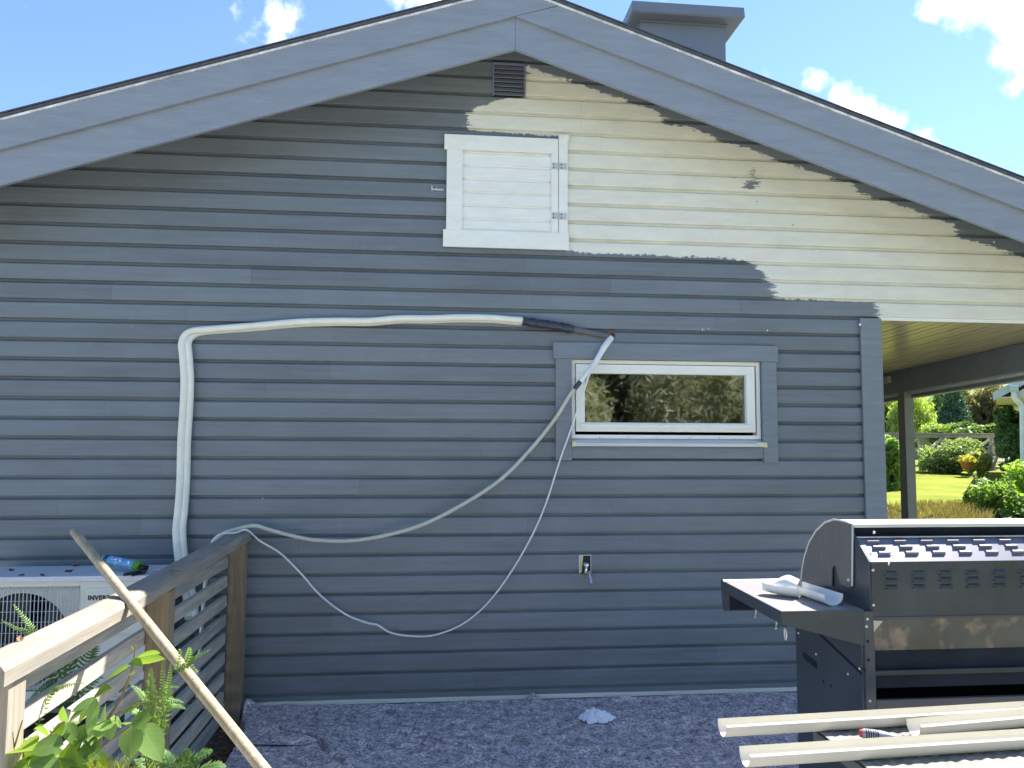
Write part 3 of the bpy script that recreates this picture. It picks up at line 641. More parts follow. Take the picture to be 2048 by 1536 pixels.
# water outlet in its box
M_BRASS = mat('brass', (.62, .40, .14), .3, metal=.9, var=.15); M_CHROME = mat('chrome', (.75, .76, .75), .18, metal=1.0, var=.05); M_YEL = mat('bare_wood_edge', (.62, .58, .28), .7, var=.15)
bx = thing('water_outlet', 'chrome and brass tap fitting sticking out of a rectangular cut-out in the siding', 'tap', (1.02, -.02, .72))
a_, b_ = at(1158, 1110, Y=-.031), at(1182, 1147, Y=-.031)
fm = MB(); fm.box(a_.x, a_.x+.003, -.0345, -.0305, b_.z, a_.z); fm.box(b_.x-.003, b_.x, -.0345, -.0305, b_.z, a_.z); fm.box(a_.x+.0035, b_.x-.0035, -.0345, -.0305, a_.z-.003, a_.z)
MB().box(a_.x+.0035, b_.x-.0035, -.0322, -.0305, b_.z, a_.z-.0035).build('recess', M_DARK, bx)
fm.build('cut_edge', M_CREAM, bx)
MB().prism([(a_.x+.0036, -.0323, a_.z-.004), (a_.x+.028, -.0323, a_.z-.004), (a_.x+.018, -.0323, b_.z+.01), (a_.x+.0036, -.0323, b_.z+.002)], (0, -.0012, 0)).build('reveal', M_YEL, bx)
cxp = at(1172, 1128, Y=-.04)
MB().lathe([(.010, -.015), (.016, -.005), (.019, .01), (.017, .028), (.010, .036), (.0001, .038)], (cxp.x, -.034, cxp.z), (0, -1, -.25), 14).build('valve_body', M_CHROME, bx)
MB().tube(smoothpath([(cxp.x, -.055, cxp.z-.004), (cxp.x-.006, -.07, cxp.z-.03), (cxp.x-.008, -.072, cxp.z-.045)], 4), .009, 10).build('elbow', M_CHROME, bx)
MB().lathe([(.0001, 0), (.012, .002), (.013, .012), (.0001, .014)], (cxp.x-.008, -.070, cxp.z-.045), (0, 0, -1), 8).build('brass_nut', M_BRASS, bx)
MB().tube([(cxp.x+.014, -.05, cxp.z-.045), (cxp.x+.004, -.075, cxp.z-.085)], .006, 8).build('brass_stem', M_BRASS, bx)
MB().prism([(cxp.x+.012, -.06, cxp.z-.045), (cxp.x+.020, -.06, cxp.z-.043), (cxp.x+.034, -.085, cxp.z-.115), (cxp.x+.020, -.085, cxp.z-.12)], (0, -.004, .002)).build('lever', mat('blue_lever', (.35, .42, .60), .35), bx)

# long wooden pole leaning on the handrail
M_POLE = wood('pole_wood', (.44, .355, .235), (.39, .305, .19), (9, 9, 1.0), .5)
pa = at(148, 1063, Y=CAM.y+3.58); pb = at(525, 1536, Y=CAM.y+2.40); dpl = (pb-pa).normalized(); tg = (-.10-pa.z)/dpl.z
pole = MB().tube([pa, pa+dpl*.004]+[pa+dpl*(tg*i/8) for i in range(1, 9)], [.016]+[.0185]*9, 14).build('wooden_pole', M_POLE, None, origin=pa+dpl*tg)
tag(pole, 'long round bare wooden pole leaning across the fence handrail', 'pole')

# felt sheet over the terrace
def felt_mat():
    m = mat('floor_felt', (.47, .41, .405), .95, var=.8, vscale=62, spec=.1, n1=((.85, .82, .82), 105, .60, .66), bump=.45, bscale=70)
    t = m.node_tree; b = t.nodes['Principled BSDF']; L = t.links; src = b.inputs['Base Color'].links[0].from_socket
    g = t.nodes.new('ShaderNodeTexCoord'); n = t.nodes.new('ShaderNodeTexNoise'); n.inputs['Scale'].default_value = 14; n.inputs['Detail'].default_value = 8; n.inputs['Roughness'].default_value = .8; L.new(g.outputs['Object'], n.inputs['Vector'])
    cr = t.nodes.new('ShaderNodeValToRGB'); e = cr.color_ramp.elements; e[0].position = .35; e[0].color = (.38, .38, .42, 1); e[1].position = .62; e[1].color = (1.5, 1.45, 1.45, 1)
    e2 = e.new(.68); e2.color = (1.7, 1.15, 1.1, 1)
    L.new(n.outputs['Fac'], cr.inputs[0]); mx = t.nodes.new('ShaderNodeMix'); mx.data_type = 'RGBA'; mx.blend_type = 'MULTIPLY'; mx.inputs['Factor'].default_value = 1; L.new(src, mx.inputs['A']); L.new(cr.outputs[0], mx.inputs['B']); L.new(mx.outputs['Result'], b.inputs['Base Color'])
    return m
M_FLT = felt_mat()
folds = [([(555, 1465), (600, 1482), (640, 1490), (660, 1520), (690, 1536)], .020, .022), ([(640, 1470), (760, 1500), (900, 1490)], .008, .05), ([(1030, 1470), (1060, 1510), (1150, 1536)], .010, .03), ([(1190, 1500), (1300, 1525)], .008, .04),
         ([(1340, 1500), (1480, 1520)], .010, .03), ([(700, 1450), (830, 1470), (930, 1500), (1000, 1536)], .010, .03), ([(1060, 1420), (1110, 1450), (1160, 1490)], .007, .03), ([(470, 1505), (560, 1512), (620, 1536)], .012, .03), ([(1380, 1440), (1440, 1460), (1560, 1470)], .007, .03), ([(470, 1440), (560, 1460)], .006, .04), ([(840, 1440), (1000, 1455)], .005, .05), ([(1300, 1440), (1500, 1450)], .005, .05)]
FL = [([at(x, y, Z=-.085) for x, y in f], h, w_) for f, h, w_ in folds]
def segd(p, a, b):
    ab = b-a; t = max(0, min(1, (p-a).dot(ab)/max(ab.dot(ab), 1e-9))); return (p-(a+ab*t)).length
def fz(x, y):
    z = -.080 + .012*noise.noise(Vector((x*1.7, y*2.3, 3))) + .005*noise.noise(Vector((x*6, y*7, 9))) + .002*noise.noise(Vector((x*19, y*21, 2)))
    p = Vector((x, y, 0))
    for f, h, w_ in FL:
        d = min(segd(p, Vector((f[i].x, f[i].y, 0)), Vector((f[i+1].x, f[i+1].y, 0))) for i in range(len(f)-1))
        z += h*(1.9*math.exp(-(d/.075)**2)*(.7+.8*noise.noise(p*5))-3.2*math.exp(-(d/.017)**2)*max(0, .75+.9*noise.noise(p*7)))
    for bx_, h, sx, sy in ((.66, .055, .035, .05), (-.9, .018, .07, .04), (1.25, .020, .07, .03), (-1.14, .055, .05, .07), (1.62, .012, .2, .02), (-.35, .014, .12, .03)):
        z += h*math.exp(-((x-bx_)/sx)**2-((y+.07)/sy)**2)
    return max(z, -.1165)
def felt_sheet(x0, x1, y0, y1, nx, ny, lift, nm, edge):
    mb = MB(); vs = []; 
    for j in range(ny+1):
        yy = y0+(y1-y0)*j/ny; y = yy
        xe = edge(yy)
        vs.append((xe-.012, yy, -.19+lift)); vs.append((xe-.010, yy, -.135+lift))
        for i in range(nx+1):
            x = xe+(x1-xe)*i/nx; y = yy-(.07*math.sin(x*2.3+.4)+.03*math.sin(x*7))*(y1-yy)/(y1-y0)*(1 if lift else 0); vs.append((x, y, fz(x, y)+(.0015+(lift-.0015)*(1-sstep(-.85, -.35, x)) if lift else 0)-(.006 if i == 0 else 0)))
    W_ = nx+3
    mb.add(vs, [(j*W_+i, j*W_+i+1, (j+1)*W_+i+1, (j+1)*W_+i) for j in range(ny) for i in range(W_-1)], True)
    return mb.build(nm, M_FLT)
el_ = lambda y: -1.095-.03*math.sin(y*2.1)-.08*sstep(-.55, 0, y)
f1 = felt_sheet(0, 3.22, -.76, -.037, 600, 120, .010, 'felt_mat', el_)
tag(f1, 'dark flecked felt protection mat laid along the foot of the grey wall', 'felt mat')
f2 = felt_sheet(0, 3.22, -1.45, -.50, 560, 120, .0, 'felt_mat', lambda y: -1.075-.03*math.sin(y*2.1)-.02)
tag(f2, 'dark flecked felt mat on the terrace, tucked under the mat along the wall', 'felt mat')
# crumpled cloth
rg = random.Random(11); cen = at(1187, 1442, Z=-.085)
cl = MB(); n = 22; vs = []
for j in range(n+1):
    for i in range(n+1):
        u, v = i/n*2-1, j/n*2-1; a = math.atan2(v, u); r_ = max(abs(u), abs(v)); rad = (.082+.055*noise.noise(Vector((math.cos(a)*1.6, math.sin(a)*1.6, 4)))+.012*noise.noise(Vector((math.cos(a)*6, math.sin(a)*6, 1))))
        x, y = math.cos(a)*r_*rad*1.15, math.sin(a)*r_*rad*1.0
        z = .040*(1-r_**2.2)+.055*abs(noise.noise(Vector((x*26, y*26, 2))))*(1.1-r_*.5)+.016*noise.noise(Vector((x*70, y*70, 5)))*(1-r_*.5)
        vs.append((cen.x+x, cen.y+y, fz(cen.x+x, cen.y+y)+.006+max(z, 0.0)))
cl.add(vs, [(j*(n+1)+i, j*(n+1)+i+1, (j+1)*(n+1)+i+1, (j+1)*(n+1)+i) for j in range(n) for i in range(n)], False)
tag(cl.build('crumpled_cloth', mat('pale_blue_cloth', (.84, .85, .92), .8, var=.05), None, origin=cen), 'crumpled pale blue white cloth lying on the felt', 'cloth')
# ---------------------------------------------------------------- grill, table, gutters
M_ENAM = mat('grey_green_enamel', (.05, .06, .064), .30, var=.25, vscale=4, spec=.3)
M_ENAMR = mat('scorched_enamel', (.075, .075, .065), .38, var=.25, vscale=4, spec=.5, n1=((.26, .19, .14), 6.5, .50, .60))
M_ENAM2 = mat('grill_side_steel', (.17, .168, .158), .42, metal=.2, var=.12, vscale=4, stretch=(1, 9, .6))
M_GDARK = mat('grill_blue_black', (.05, .062, .078), .38, var=.15, vscale=5)
M_GSHELF = mat('grill_shelf_coat', (.27, .25, .26), .38, var=.06, vscale=8)
M_GTOP = mat('grill_slant_plate', (.15, .15, .19), .33, metal=.2, var=.06)
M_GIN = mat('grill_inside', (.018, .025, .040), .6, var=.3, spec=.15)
gX, gXR = 1.680, 3.05
grill = thing('gas_grill', 'large black gas barbecue seen from its vented back, side shelf folded out', 'barbecue', (2.3, -2.0, -.10))
def LP(x, y, X=1.676): p = at(x, y, X=X); return (p.y, p.z)
# lid end plate and curved lid skin
arc = [LP(*p) for p in ((1705, 1049), (1690, 1043), (1668, 1039), (1650, 1045), (1632, 1061), (1618, 1084), (1609, 1112), (1604, 1138), (1602, 1160))]
low = [LP(*p) for p in ((1600, 1172), (1664, 1172), (1664, 1140), (1667, 1131), (1671, 1133), (1680, 1168), (1699, 1176), (1704, 1172))]
poly = arc+low
lidp = MB().prism([(1.676, y, z) for y, z in poly], (.004, 0, 0)).build('lid_end_plate', M_ENAM2, grill)
rim = MB(); rim.tube([(1.677, y, z) for y, z in [low[-1]]+arc], .0045, 6); rim.build('rim', M_ZINC, lidp)
MB().lathe([(.0001, .006), (.007, .005), (.009, 0)], (1.676, LP(1697, 1160)[0], LP(1697, 1160)[1]), (-1, 0, 0), 10).build('pivot_bolt', M_ZINC, lidp)
bm_ = MB(); sk = [(1.681, y, z) for y, z in arc]; bm_.strip(sk, (gXR-1.681+.02, 0, 0)); bm_.strip([(x, y*1.0+.006*(-1 if y < -2 else -1)*0, z-.004) for x, y, z in sk], (gXR-1.681+.02, 0, 0))
bm_.build('lid', mat('lid_metal', (.70, .69, .67), .35, metal=.5, var=.08), grill)
yb, zb = arc[0]
MB().box(1.681, gXR+.02, yb-.004, yb, zb-.012, zb+.001).build('lid_back_lip', M_ZINC, grill)
pr = MB().prism([(gXR+.021, y, z) for y, z in poly], (.004, 0, 0)); pr.build('lid_end_plate', M_ENAM2, grill)
# firebox end panel, back panel
e0 = [LP(1712, 1072), LP(1724, 1072), LP(1742, 1124), LP(1742, 1222), LP(1640, 1175), LP(1612, 1165)]
eb = MB().prism([(1.684, y, z) for y, z in [(yb+.012, zb-.03), (-2.205, 1.224), (-2.30, 1.141), (-2.30, .60), (-1.76, .60), (-1.76, 1.0), (-1.80, 1.10), (-1.9, 1.2), (-2.05, 1.24)]], (.004, 0, 0)); eb.build('firebox_end', M_GDARK, grill)
pr2 = MB().prism([(gXR+.01, y, z) for y, z in [(yb+.012, zb-.03), (-2.205, 1.224), (-2.30, 1.141), (-2.30, -.02), (-1.76, -.02), (-1.76, 1.0)]], (.004, 0, 0)); pr2.build('firebox_end', M_GDARK, grill)
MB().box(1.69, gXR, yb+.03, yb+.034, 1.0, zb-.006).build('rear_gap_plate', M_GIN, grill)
MB().box(1.689, gXR+.009, -2.205, yb+.03, 1.19, 1.193).build('top_ledge', M_GDARK, grill)
bk = MB().prism([(1.689, -2.205, 1.224), (1.689, -2.302, 1.141), (1.689, -2.298, 1.141), (1.689, -2.201, 1.2225)], (gXR-1.69, 0, 0)); slant = bk.build('slanted_vent_plate', M_GTOP, grill)
MB().box(1.689, gXR+.009, -2.215, -2.195, 1.2228, 1.2265).build('folded_edge', M_ZINC, slant)
vb = MB().box(1.689, gXR+.009, -2.304, -2.299, .930, 1.139); vpl = vb.build('vertical_back_plate', M_ENAM, grill)
lowp = MB().box(1.689, gXR+.009, -2.301, -2.296, .806, .926).build('lower_back_plate', M_ENAMR, grill)
MB().box(1.689, gXR+.009, -2.307, -2.303, .924, .932).build('seam_fold', M_GDARK, vpl)
# louvres: hooded slots, shared mesh
lv = MB(); wl, hl, dl = .058, .018, .010
lv.add([(0, 0, 0), (wl, 0, 0), (wl-.004, -dl, .004), (.004, -dl, .004), (.003, 0, hl), (wl-.003, 0, hl), (wl-.008, -dl*.6, hl*.75), (.008, -dl*.6, hl*.75)], [(3, 2, 6, 7), (7, 6, 5, 4), (0, 3, 7, 4), (2, 1, 5, 6), (0, 1, 2, 3)])
l0 = lv.build('louvre', M_GTOP, slant); l1m = l0.data.copy(); l1m.materials.clear(); l1m.materials.append(M_ENAM)
sv = Vector((0, .097, .083)).normalized(); ang = math.atan2(.097, .083)
cnt = 0
for k in range(11):
    xk = 1.715+k*.1125
    for r_ in range(3):
        s_ = .095-r_*.030
        pos = Vector((xk+r_*.010, -2.302, 1.141))+sv*s_
        if cnt == 0: o = l0; o.location = pos-world_loc(slant)
        else: o = part('louvre', l0.data, slant, pos)
        o.rotation_euler = (-ang, 0, 0); cnt += 1
        part('louvre', l1m, vpl, (xk+.022, -2.304, 1.088-r_*.026))
for (x, y) in ((1742, 1140), (1743, 1210), (1744, 1065), (1737, 1108)):
    p = at(x+4, y, Y=-2.306); MB().lathe([(.0001, .004), (.005, .003), (.006, 0)], p, (0, -1, 0), 8).build('bolt', M_ZINC, grill)
MB().prism([(1.690, -2.306, .921), (1.728, -2.306, .918), (1.690, -2.306, .878)], (0, -.002, 0)).build('gusset', mat('gusset', (.45, .42, .32), .5), grill)
# cart
side = MB(); side.box(1.640, 1.660, -2.30, -1.755, -.06, .87); 
cart = MB().box(1.642, 1.664, -2.298, -1.755, -.09, .868).build('cart_side_panel', M_GDARK, grill)
MB().box(gXR-.02, gXR, -2.298, -1.755, -.09, .80).build('cart_side_panel', M_GDARK, grill)
s0 = at(1606, 1303, X=1.641); s1 = at(1634, 1338, X=1.641)
so_ = [(1.6405, y, z) for y, z in ((s0.y, s0.z), (s1.y+.01, s0.z-.012), (s1.y, s0.z-.02), (s1.y, s1.z), (s0.y-.012, s1.z+.01), (s0.y, s1.z+.02))]
MB().prism(so_, (.0012, 0, 0)).build('hand_slot', M_GIN, cart)
MB().prism([(1.638, -2.30, .715), (1.638, -1.757, .838), (1.638, -1.757, .845), (1.638, -2.30, .722)], (.003, 0, 0)).build('panel_fold', M_GIN, cart)
for (x, y) in ((1597, 1266), (1632, 1308), (1696, 1348), (1719, 1337), (1647, 1363), (1662, 1372)):
    p = at(x, y, X=1.641); MB().lathe([(.0001, .004), (.004, .003), (.006, 0)], p, (-1, 0, 0), 8).build('bolt', M_ZINC if x not in (1647, 1662) else M_GIN, cart)
MB().bbox(1.652, 1.692, -2.306, -2.296, -.05, .955, .002).build('corner_upright', M_GDARK, grill)
for (x, y) in ((1735, 1238), (1733, 1253), (1736, 1283), (1737, 1320), (1740, 1402), (1729, 1340)):
    p = at(x, y, Y=-2.307); MB().lathe([(.0001, .004), (.0045, .003), (.006, 0)], p, (0, -1, 0), 8).build('bolt', M_ZINC if x in (1735, 1740, 1733) else M_GIN, grill)
MB().bbox(1.693, gXR, -2.304, -2.29, .712, .730, .002).build('cross_bar', M_ENAM, grill)
MB().bbox(1.693, gXR, -2.306, -2.29, .10, .622, .002).build('rear_apron', M_GDARK, grill)
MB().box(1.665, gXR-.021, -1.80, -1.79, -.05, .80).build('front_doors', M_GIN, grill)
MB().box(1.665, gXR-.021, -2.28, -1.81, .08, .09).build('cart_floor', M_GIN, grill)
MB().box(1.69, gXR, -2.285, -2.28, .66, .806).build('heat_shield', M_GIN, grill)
for yy in (-2.26, -1.80):
    for xx in (1.68, gXR-.05): MB().lathe([(.0001, 0), (.03, 0), (.03, .02), (.0001, .02)], (xx, yy, -.088), (1, 0, 0), 14).build('castor', M_BLACK, grill)
# side shelf with deep tapering rear rim, rounded front grip
shelf = MB().prism([(1.326, -2.30, .956), (1.655, -2.30, .956), (1.655, -1.69, .956), (1.345, -1.69, .956)], (0, 0, .004)).build('side_shelf', M_GSHELF, grill)
MB().prism([(1.325, -2.304, .960), (1.325, -2.304, .912), (1.652, -2.304, .825), (1.652, -2.304, .960)], (0, .003, 0)).build('shelf_rim', M_ENAM, shelf)
MB().prism([(1.325, -2.300, .9602), (1.344, -1.69, .9602), (1.344, -1.69, .912), (1.325, -2.300, .912)], (-.003, 0, 0)).build('shelf_rim', M_GDARK, shelf)
fg = [(-1.69, .83), (-1.675, .83), (-1.662, .88), (-1.650, .93), (-1.650, .955), (-1.660, .968), (-1.675, .970), (-1.690, .962)]
MB().prism([(1.335, y, z) for y, z in fg], (.32, 0, 0)).build('front_grip', M_GDARK, shelf)
MB().prism([(1.36, -1.691, .90), (1.36, -1.691, .835), (1.655, -1.691, .835), (1.655, -1.691, .90)], (0, -.002, 0)).build('front_apron', M_GIN, shelf)
for (x, y) in ((1512, 1225), (1553, 1247)):
    p = at(x, y, X=1.36); MB().tube(smoothpath([p+Vector((0, 0, .03)), p+Vector((0, 0, -.005)), p+Vector((-.008, -.006, -.018)), p+Vector((-.006, -.016, -.012))], 4), .0035, 6).build('hook', M_ZINC, shelf)
p = at(1571, 1268, X=1.36)
MB().tube([p+Vector((.002*math.cos(a), .013*math.cos(a), .022*math.sin(a))) for a in [i*math.pi/8 for i in range(17)]], .003, 6, caps=False).build('key_ring', M_ZINC, shelf)

# plastic gutter parts on the shelf
M_PVC = mat('cream_gutter_plastic', (.62, .595, .51), .38, var=.04, vscale=5)
M_PVCW = mat('white_gutter_plastic', (.82, .82, .80), .35, var=.04)
def shell(pts2, a, d, up=Vector((0, 0, 1)), th=.003):
    """open trough: profile points (side, height) swept from a along d, with thickness"""
    d = Vector(d); f = d.normalized(); sd = f.cross(up).normalized(); n = len(pts2); vs = []
    for base in (Vector(a), Vector(a)+d):
        for off in (0, th):
            for i, (s_, h) in enumerate(pts2):
                j0, j1 = max(i-1, 0), min(i+1, n-1); tx, tz = pts2[j1][0]-pts2[j0][0], pts2[j1][1]-pts2[j0][1]; l = math.hypot(tx, tz)
                vs.append(base+sd*(s_-tz/l*off)+up*(h+tx/l*off))
    A, B, C_, D = 0, n, 2*n, 3*n; mb = MB(); fs = []
    for i in range(n-1): fs += [(A+i, A+i+1, C_+i+1, C_+i), (B+i+1, B+i, D+i, D+i+1), (A+i+1, A+i, B+i, B+i+1), (C_+i, C_+i+1, D+i+1, D+i)]
    fs += [(A, C_, D, B), (A+n-1, B+n-1, D+n-1, C_+n-1)]
    mb.add(vs, fs, False); return mb
def trough(w, h, k=14, lip=.006):
    pts = [(-w/2, h), ]
    for i in range(k+1):
        a = math.pi+math.pi*i/k; pts.append((math.cos(a)*w/2, h*.82+math.sin(a)*h*.82))
    pts.append((w/2, h)); return pts
q0 = at(1634, 1165, Z=.99); q1 = at(1672, 1200, Z=.99); 
sp0 = Vector((1.545, -1.95, .9605)); sp1 = Vector((1.575, -2.225, .9605))
sg = shell(trough(.085, .045), sp0, sp1-sp0, th=.003).build('gutter_offcut', M_PVCW, None, origin=sp0); tag(sg, 'short white gutter offcut lying open on the barbecue shelf against the lid', 'gutter piece')
# elbow piece: boat-shaped trough with a hood clipped on top
cpc = Vector((1.465, -2.02, .9605))
gp = thing('gutter_joint', 'white moulded gutter joint with rounded hood on the barbecue shelf', 'gutter piece', tuple(cpc))
cn = MB(); vs = []; nu, nv = 14, 12
ax_ = Vector((.80, -.60, 0)).normalized(); sx_ = Vector((.60, .80, 0))
for i in range(nu+1):
    u = i/nu; wdt = .054*(1-(1-u)**3.0)**.5 if u < 1 else .054; wdt = max(wdt, .006)
    hb = .012*(1-u)**2
    for j in range(nv+1):
        a = math.pi+math.pi*j/nv; vs.append(cpc+ax_*(-.085+.15*u)+sx_*math.cos(a)*wdt+Vector((0, 0, .046+hb*.3+math.sin(a)*(.046-hb))))
cn.add(vs, [(i*(nv+1)+j, i*(nv+1)+j+1, (i+1)*(nv+1)+j+1, (i+1)*(nv+1)+j) for i in range(nu) for j in range(nv)], True); cn.build('trough', M_PVCW, gp)
hd = MB(); vs = []
for i in range(11):
    u = i/10; hh = .05*math.sin(min(u*1.35, 1)*math.pi/2)**.7*(1-.35*max(0, u-.6)/.4)
    for j in range(13):
        a = math.pi*j/12; vs.append(cpc+ax_*(-.045+.11*u)+sx_*math.cos(a)*.046*(.55+.45*math.sin(min(u*1.5, 1)*math.pi/2))+Vector((0, 0, .040+math.sin(a)*hh)))
hd.add(vs, [(i*13+j, i*13+j+1, (i+1)*13+j+1, (i+1)*13+j) for i in range(10) for j in range(12)], True); hd.build('hood', M_PVCW, gp)

# table in front with three gutters and a screwdriver
ZT = .62
M_TAB = mat('embossed_table_plastic', (.27, .262, .24), .3, var=.06, vscale=6, spec=.6)
M_TABE = mat('table_edge', (.10, .11, .12), .5, var=.2)
tbl = thing('work_table', 'low table with pale wavy embossed top carrying the gutters', 'table', (2.3, -3.0, -.10))
tx0, tx1, ty0, ty1 = 1.317, 3.2, -3.55, -2.55
tb_ = MB(); NX, NY = 210, 110; vs = []
for j in range(NY+1):
    for i in range(NX+1):
        x, y = tx0+(tx1-tx0)*i/NX, ty0+(ty1-ty0)*j/NY
        z = ZT-.003+.0030*math.sin(x*120+2.0*math.sin(y*30))*math.sin(y*95+1.6*math.sin(x*41)) if .03 < x-tx0 else ZT-.001
        vs.append((x, y, z))
tb_.add(vs, [(j*(NX+1)+i, j*(NX+1)+i+1, (j+1)*(NX+1)+i+1, (j+1)*(NX+1)+i) for j in range(NY) for i in range(NX)], True); tb_.build('table_top', M_TAB, tbl)
MB().bbox(tx0-.004, tx1, ty0, ty1, ZT-.045, ZT-.008, .006).build('table_edge', M_TABE, tbl)
for xx in (tx0+.22, tx1-.1):
    for yy in (ty0+.08, ty1-.08): MB().tube([(xx, yy, ZT-.046), (xx, yy, -.113)], .02, 10).build('leg', M_TABE, tbl)
ZG = ZT+.001
def gutter(pl, prp, w, h, L, label, z0=ZG):
    """pl: pixel of back lip at its left end, prp: pixel further right on the back lip"""
    a = at(*pl, Z=z0+h); b = at(*prp, Z=z0+h); d = (b-a); d.z = 0; d.normalize(); sd = Vector((d.y, -d.x, 0))
    base = Vector((a.x, a.y, z0))+sd*w/2
    prof = trough(w, h); prof = [(prof[0][0]-.005, prof[0][1]-.004)]+prof+[(prof[-1][0]+.006, prof[-1][1]-.006)]
    o = shell(prof, base, d*L, th=-.0025).build('gutter', M_PVC, None, origin=base); return tag(o, label, 'gutter')
gutter((1436, 1437), (2048, 1402), .062, .046, 2.6, 'long cream gutter farthest across the table, next to the barbecue')
gutter((1813, 1437), (2048, 1417), .062, .046, 1.9, 'cream gutter whose end starts midway along the table, between the two longer ones')
gutter((1479, 1492), (2048, 1457), .066, .046, 2.6, 'long cream gutter on the table with the screwdriver lying behind it')
sdv = thing('screwdriver', 'screwdriver with grey gridded handle and red end cap on the table', 'screwdriver', tuple(at(1730, 1468, Z=ZT)))
s0_ = at(1717, 1466, Z=ZT+.017); s1_ = at(1800, 1476, Z=ZT+.017); dd = (s1_-s0_).normalized()
MB().lathe([(.0001, .0), (.010, .001), (.013, .008), (.0132, .012)], s0_, dd, 14).build('end_cap', mat('red_cap', (.6, .06, .05), .4), sdv)
MB().lathe([(.0135, .012), (.0168, .018), (.0172, .05), (.015, .075), (.010, .10), (.009, .115), (.0001, .117)], s0_, dd, 14).build('handle', mat('grey_handle', (.36, .37, .42), .4), sdv)
gd = MB()
for k in range(6): gd.lathe([(.0174, .022+k*.007), (.0180, .024+k*.007), (.0174, .026+k*.007)], s0_, dd, 14)
g_ = gd.build('grip_ribs', M_BLACK, sdv); g_['kind'] = 'stuff'
MB().tube([s0_+dd*.115, s0_+dd*.23], .0035, 8).build('shaft', M_ZINC, sdv)

for (a, b, w_) in (((1783, 1108), (1789, 1119), .006), ((1778, 1124), (1777, 1131), .004)):
    pa_, pb_ = at(*a, Y=-2.309), at(*b, Y=-2.309); MB().tube([pa_, pa_.lerp(pb_, .5), pb_], [w_, w_*.9, w_*.3], 6).build('bird_dropping', M_SPECK, slant)
def veins(m):
    """lighter midrib and side veins over the unit leaf (x along, y across)"""
    t = m.node_tree; L = t.links; b = t.nodes['Principled BSDF']; src = b.inputs['Base Color'].links[0].from_socket
    tc_ = t.nodes.new('ShaderNodeTexCoord'); sp_ = t.nodes.new('ShaderNodeSeparateXYZ'); L.new(tc_.outputs['Object'], sp_.inputs[0])
    def mt(op, a, c=None, d=None):
        n = t.nodes.new('ShaderNodeMath'); n.operation = op
        for i, v in enumerate((a, c, d)):
            if v is None: continue
            if isinstance(v, (int, float)): n.inputs[i].default_value = v
            else: L.new(v, n.inputs[i])
        return n.outputs[0]
    ay = mt('ABSOLUTE', sp_.outputs['Y']); mid = mt('LESS_THAN', ay, .012)
    s_ = mt('SINE', mt('MULTIPLY', mt('SUBTRACT', sp_.outputs['X'], mt('MULTIPLY', ay, .75)), 52)); side_ = mt('MULTIPLY', mt('GREATER_THAN', s_, .90), .55)
    f = mt('MAXIMUM', mid, side_); mx_ = t.nodes.new('ShaderNodeMix'); mx_.data_type = 'RGBA'; L.new(mt('MULTIPLY', f, .55), mx_.inputs['Factor']); L.new(src, mx_.inputs['A']); mx_.inputs['B'].default_value = (.30, .42, .12, 1)
    L.new(mx_.outputs['Result'], b.inputs['Base Color'])
# ---------------------------------------------------------------- plants
rp = random.Random(21)
M_LEAF = leafmat('shrub_leaf', (.165, .265, .08), .42, .42, var=.18); M_LEAFY = leafmat('yellow_green_leaf', (.20, .30, .03), .4, .45, var=.2)
for m_ in (M_LEAF, M_LEAFY): veins(m_)
M_FERN = leafmat('fern_leaf', (.20, .31, .10), .45, .55, var=.3); M_FERND = leafmat('dark_fern_leaf', (.09, .17, .06), .3, .55, var=.3)
M_STEM = mat('plant_stem', (.20, .14, .05), .6, var=.2); M_BARK = mat('bark', (.10, .075, .05), .9, var=.3)
M_SOIL = mat('bare_soil', (.085, .06, .04), .95, var=.4, vscale=20, bump=1, bscale=60, n1=((.20, .10, .045), 30, .55, .62))
M_DRY = mat('dry_leaf', (.20, .10, .05), .8, var=.5, vscale=40)
sl0 = MB(); sv_ = []
for j in range(31):
    for i in range(13):
        x = -1.75+i*.72/12; y = -4.2+j*4.17/30; sv_.append((x, y, -.175+.012*noise.noise(Vector((x*9, y*9, 1)))))
sl0.add(sv_, [(j*13+i, j*13+i+1, (j+1)*13+i+1, (j+1)*13+i) for j in range(30) for i in range(12)], True)
struct(sl0.build('soil_strip', M_SOIL))
# leaf litter on the strip
lit = MB()
for k in range(900):
    y = -rp.uniform(.05, 3.2); x = rp.gauss(-1.16, .07) if rp.random() < .7 else rp.uniform(-1.7, -1.03)
    if x > -1.115: x = -1.115-rp.random()*.06
    z = -.172+.012*noise.noise(Vector((x*9, y*9, 1)))+rp.uniform(.0, .02); a = rp.uniform(0, 6.28); l = rp.uniform(.018, .04); w_ = l*rp.uniform(.35, .6)
    t_ = Vector((math.cos(a), math.sin(a), rp.uniform(-.3, .4))); s_ = Vector((-math.sin(a), math.cos(a), rp.uniform(-.4, .4)))
    c = Vector((x, y, z)); lit.add([c-t_*l/2, c+s_*w_/2+Vector((0, 0, .006)), c+t_*l/2, c-s_*w_/2+Vector((0, 0, .006))], [(0, 1, 2), (0, 2, 3)])
o = lit.build('leaf_litter', M_DRY); o['kind'] = 'stuff'; o['label'] = 'brown dry leaf litter along the foot of the slat fence'; o['category'] = 'leaf litter'

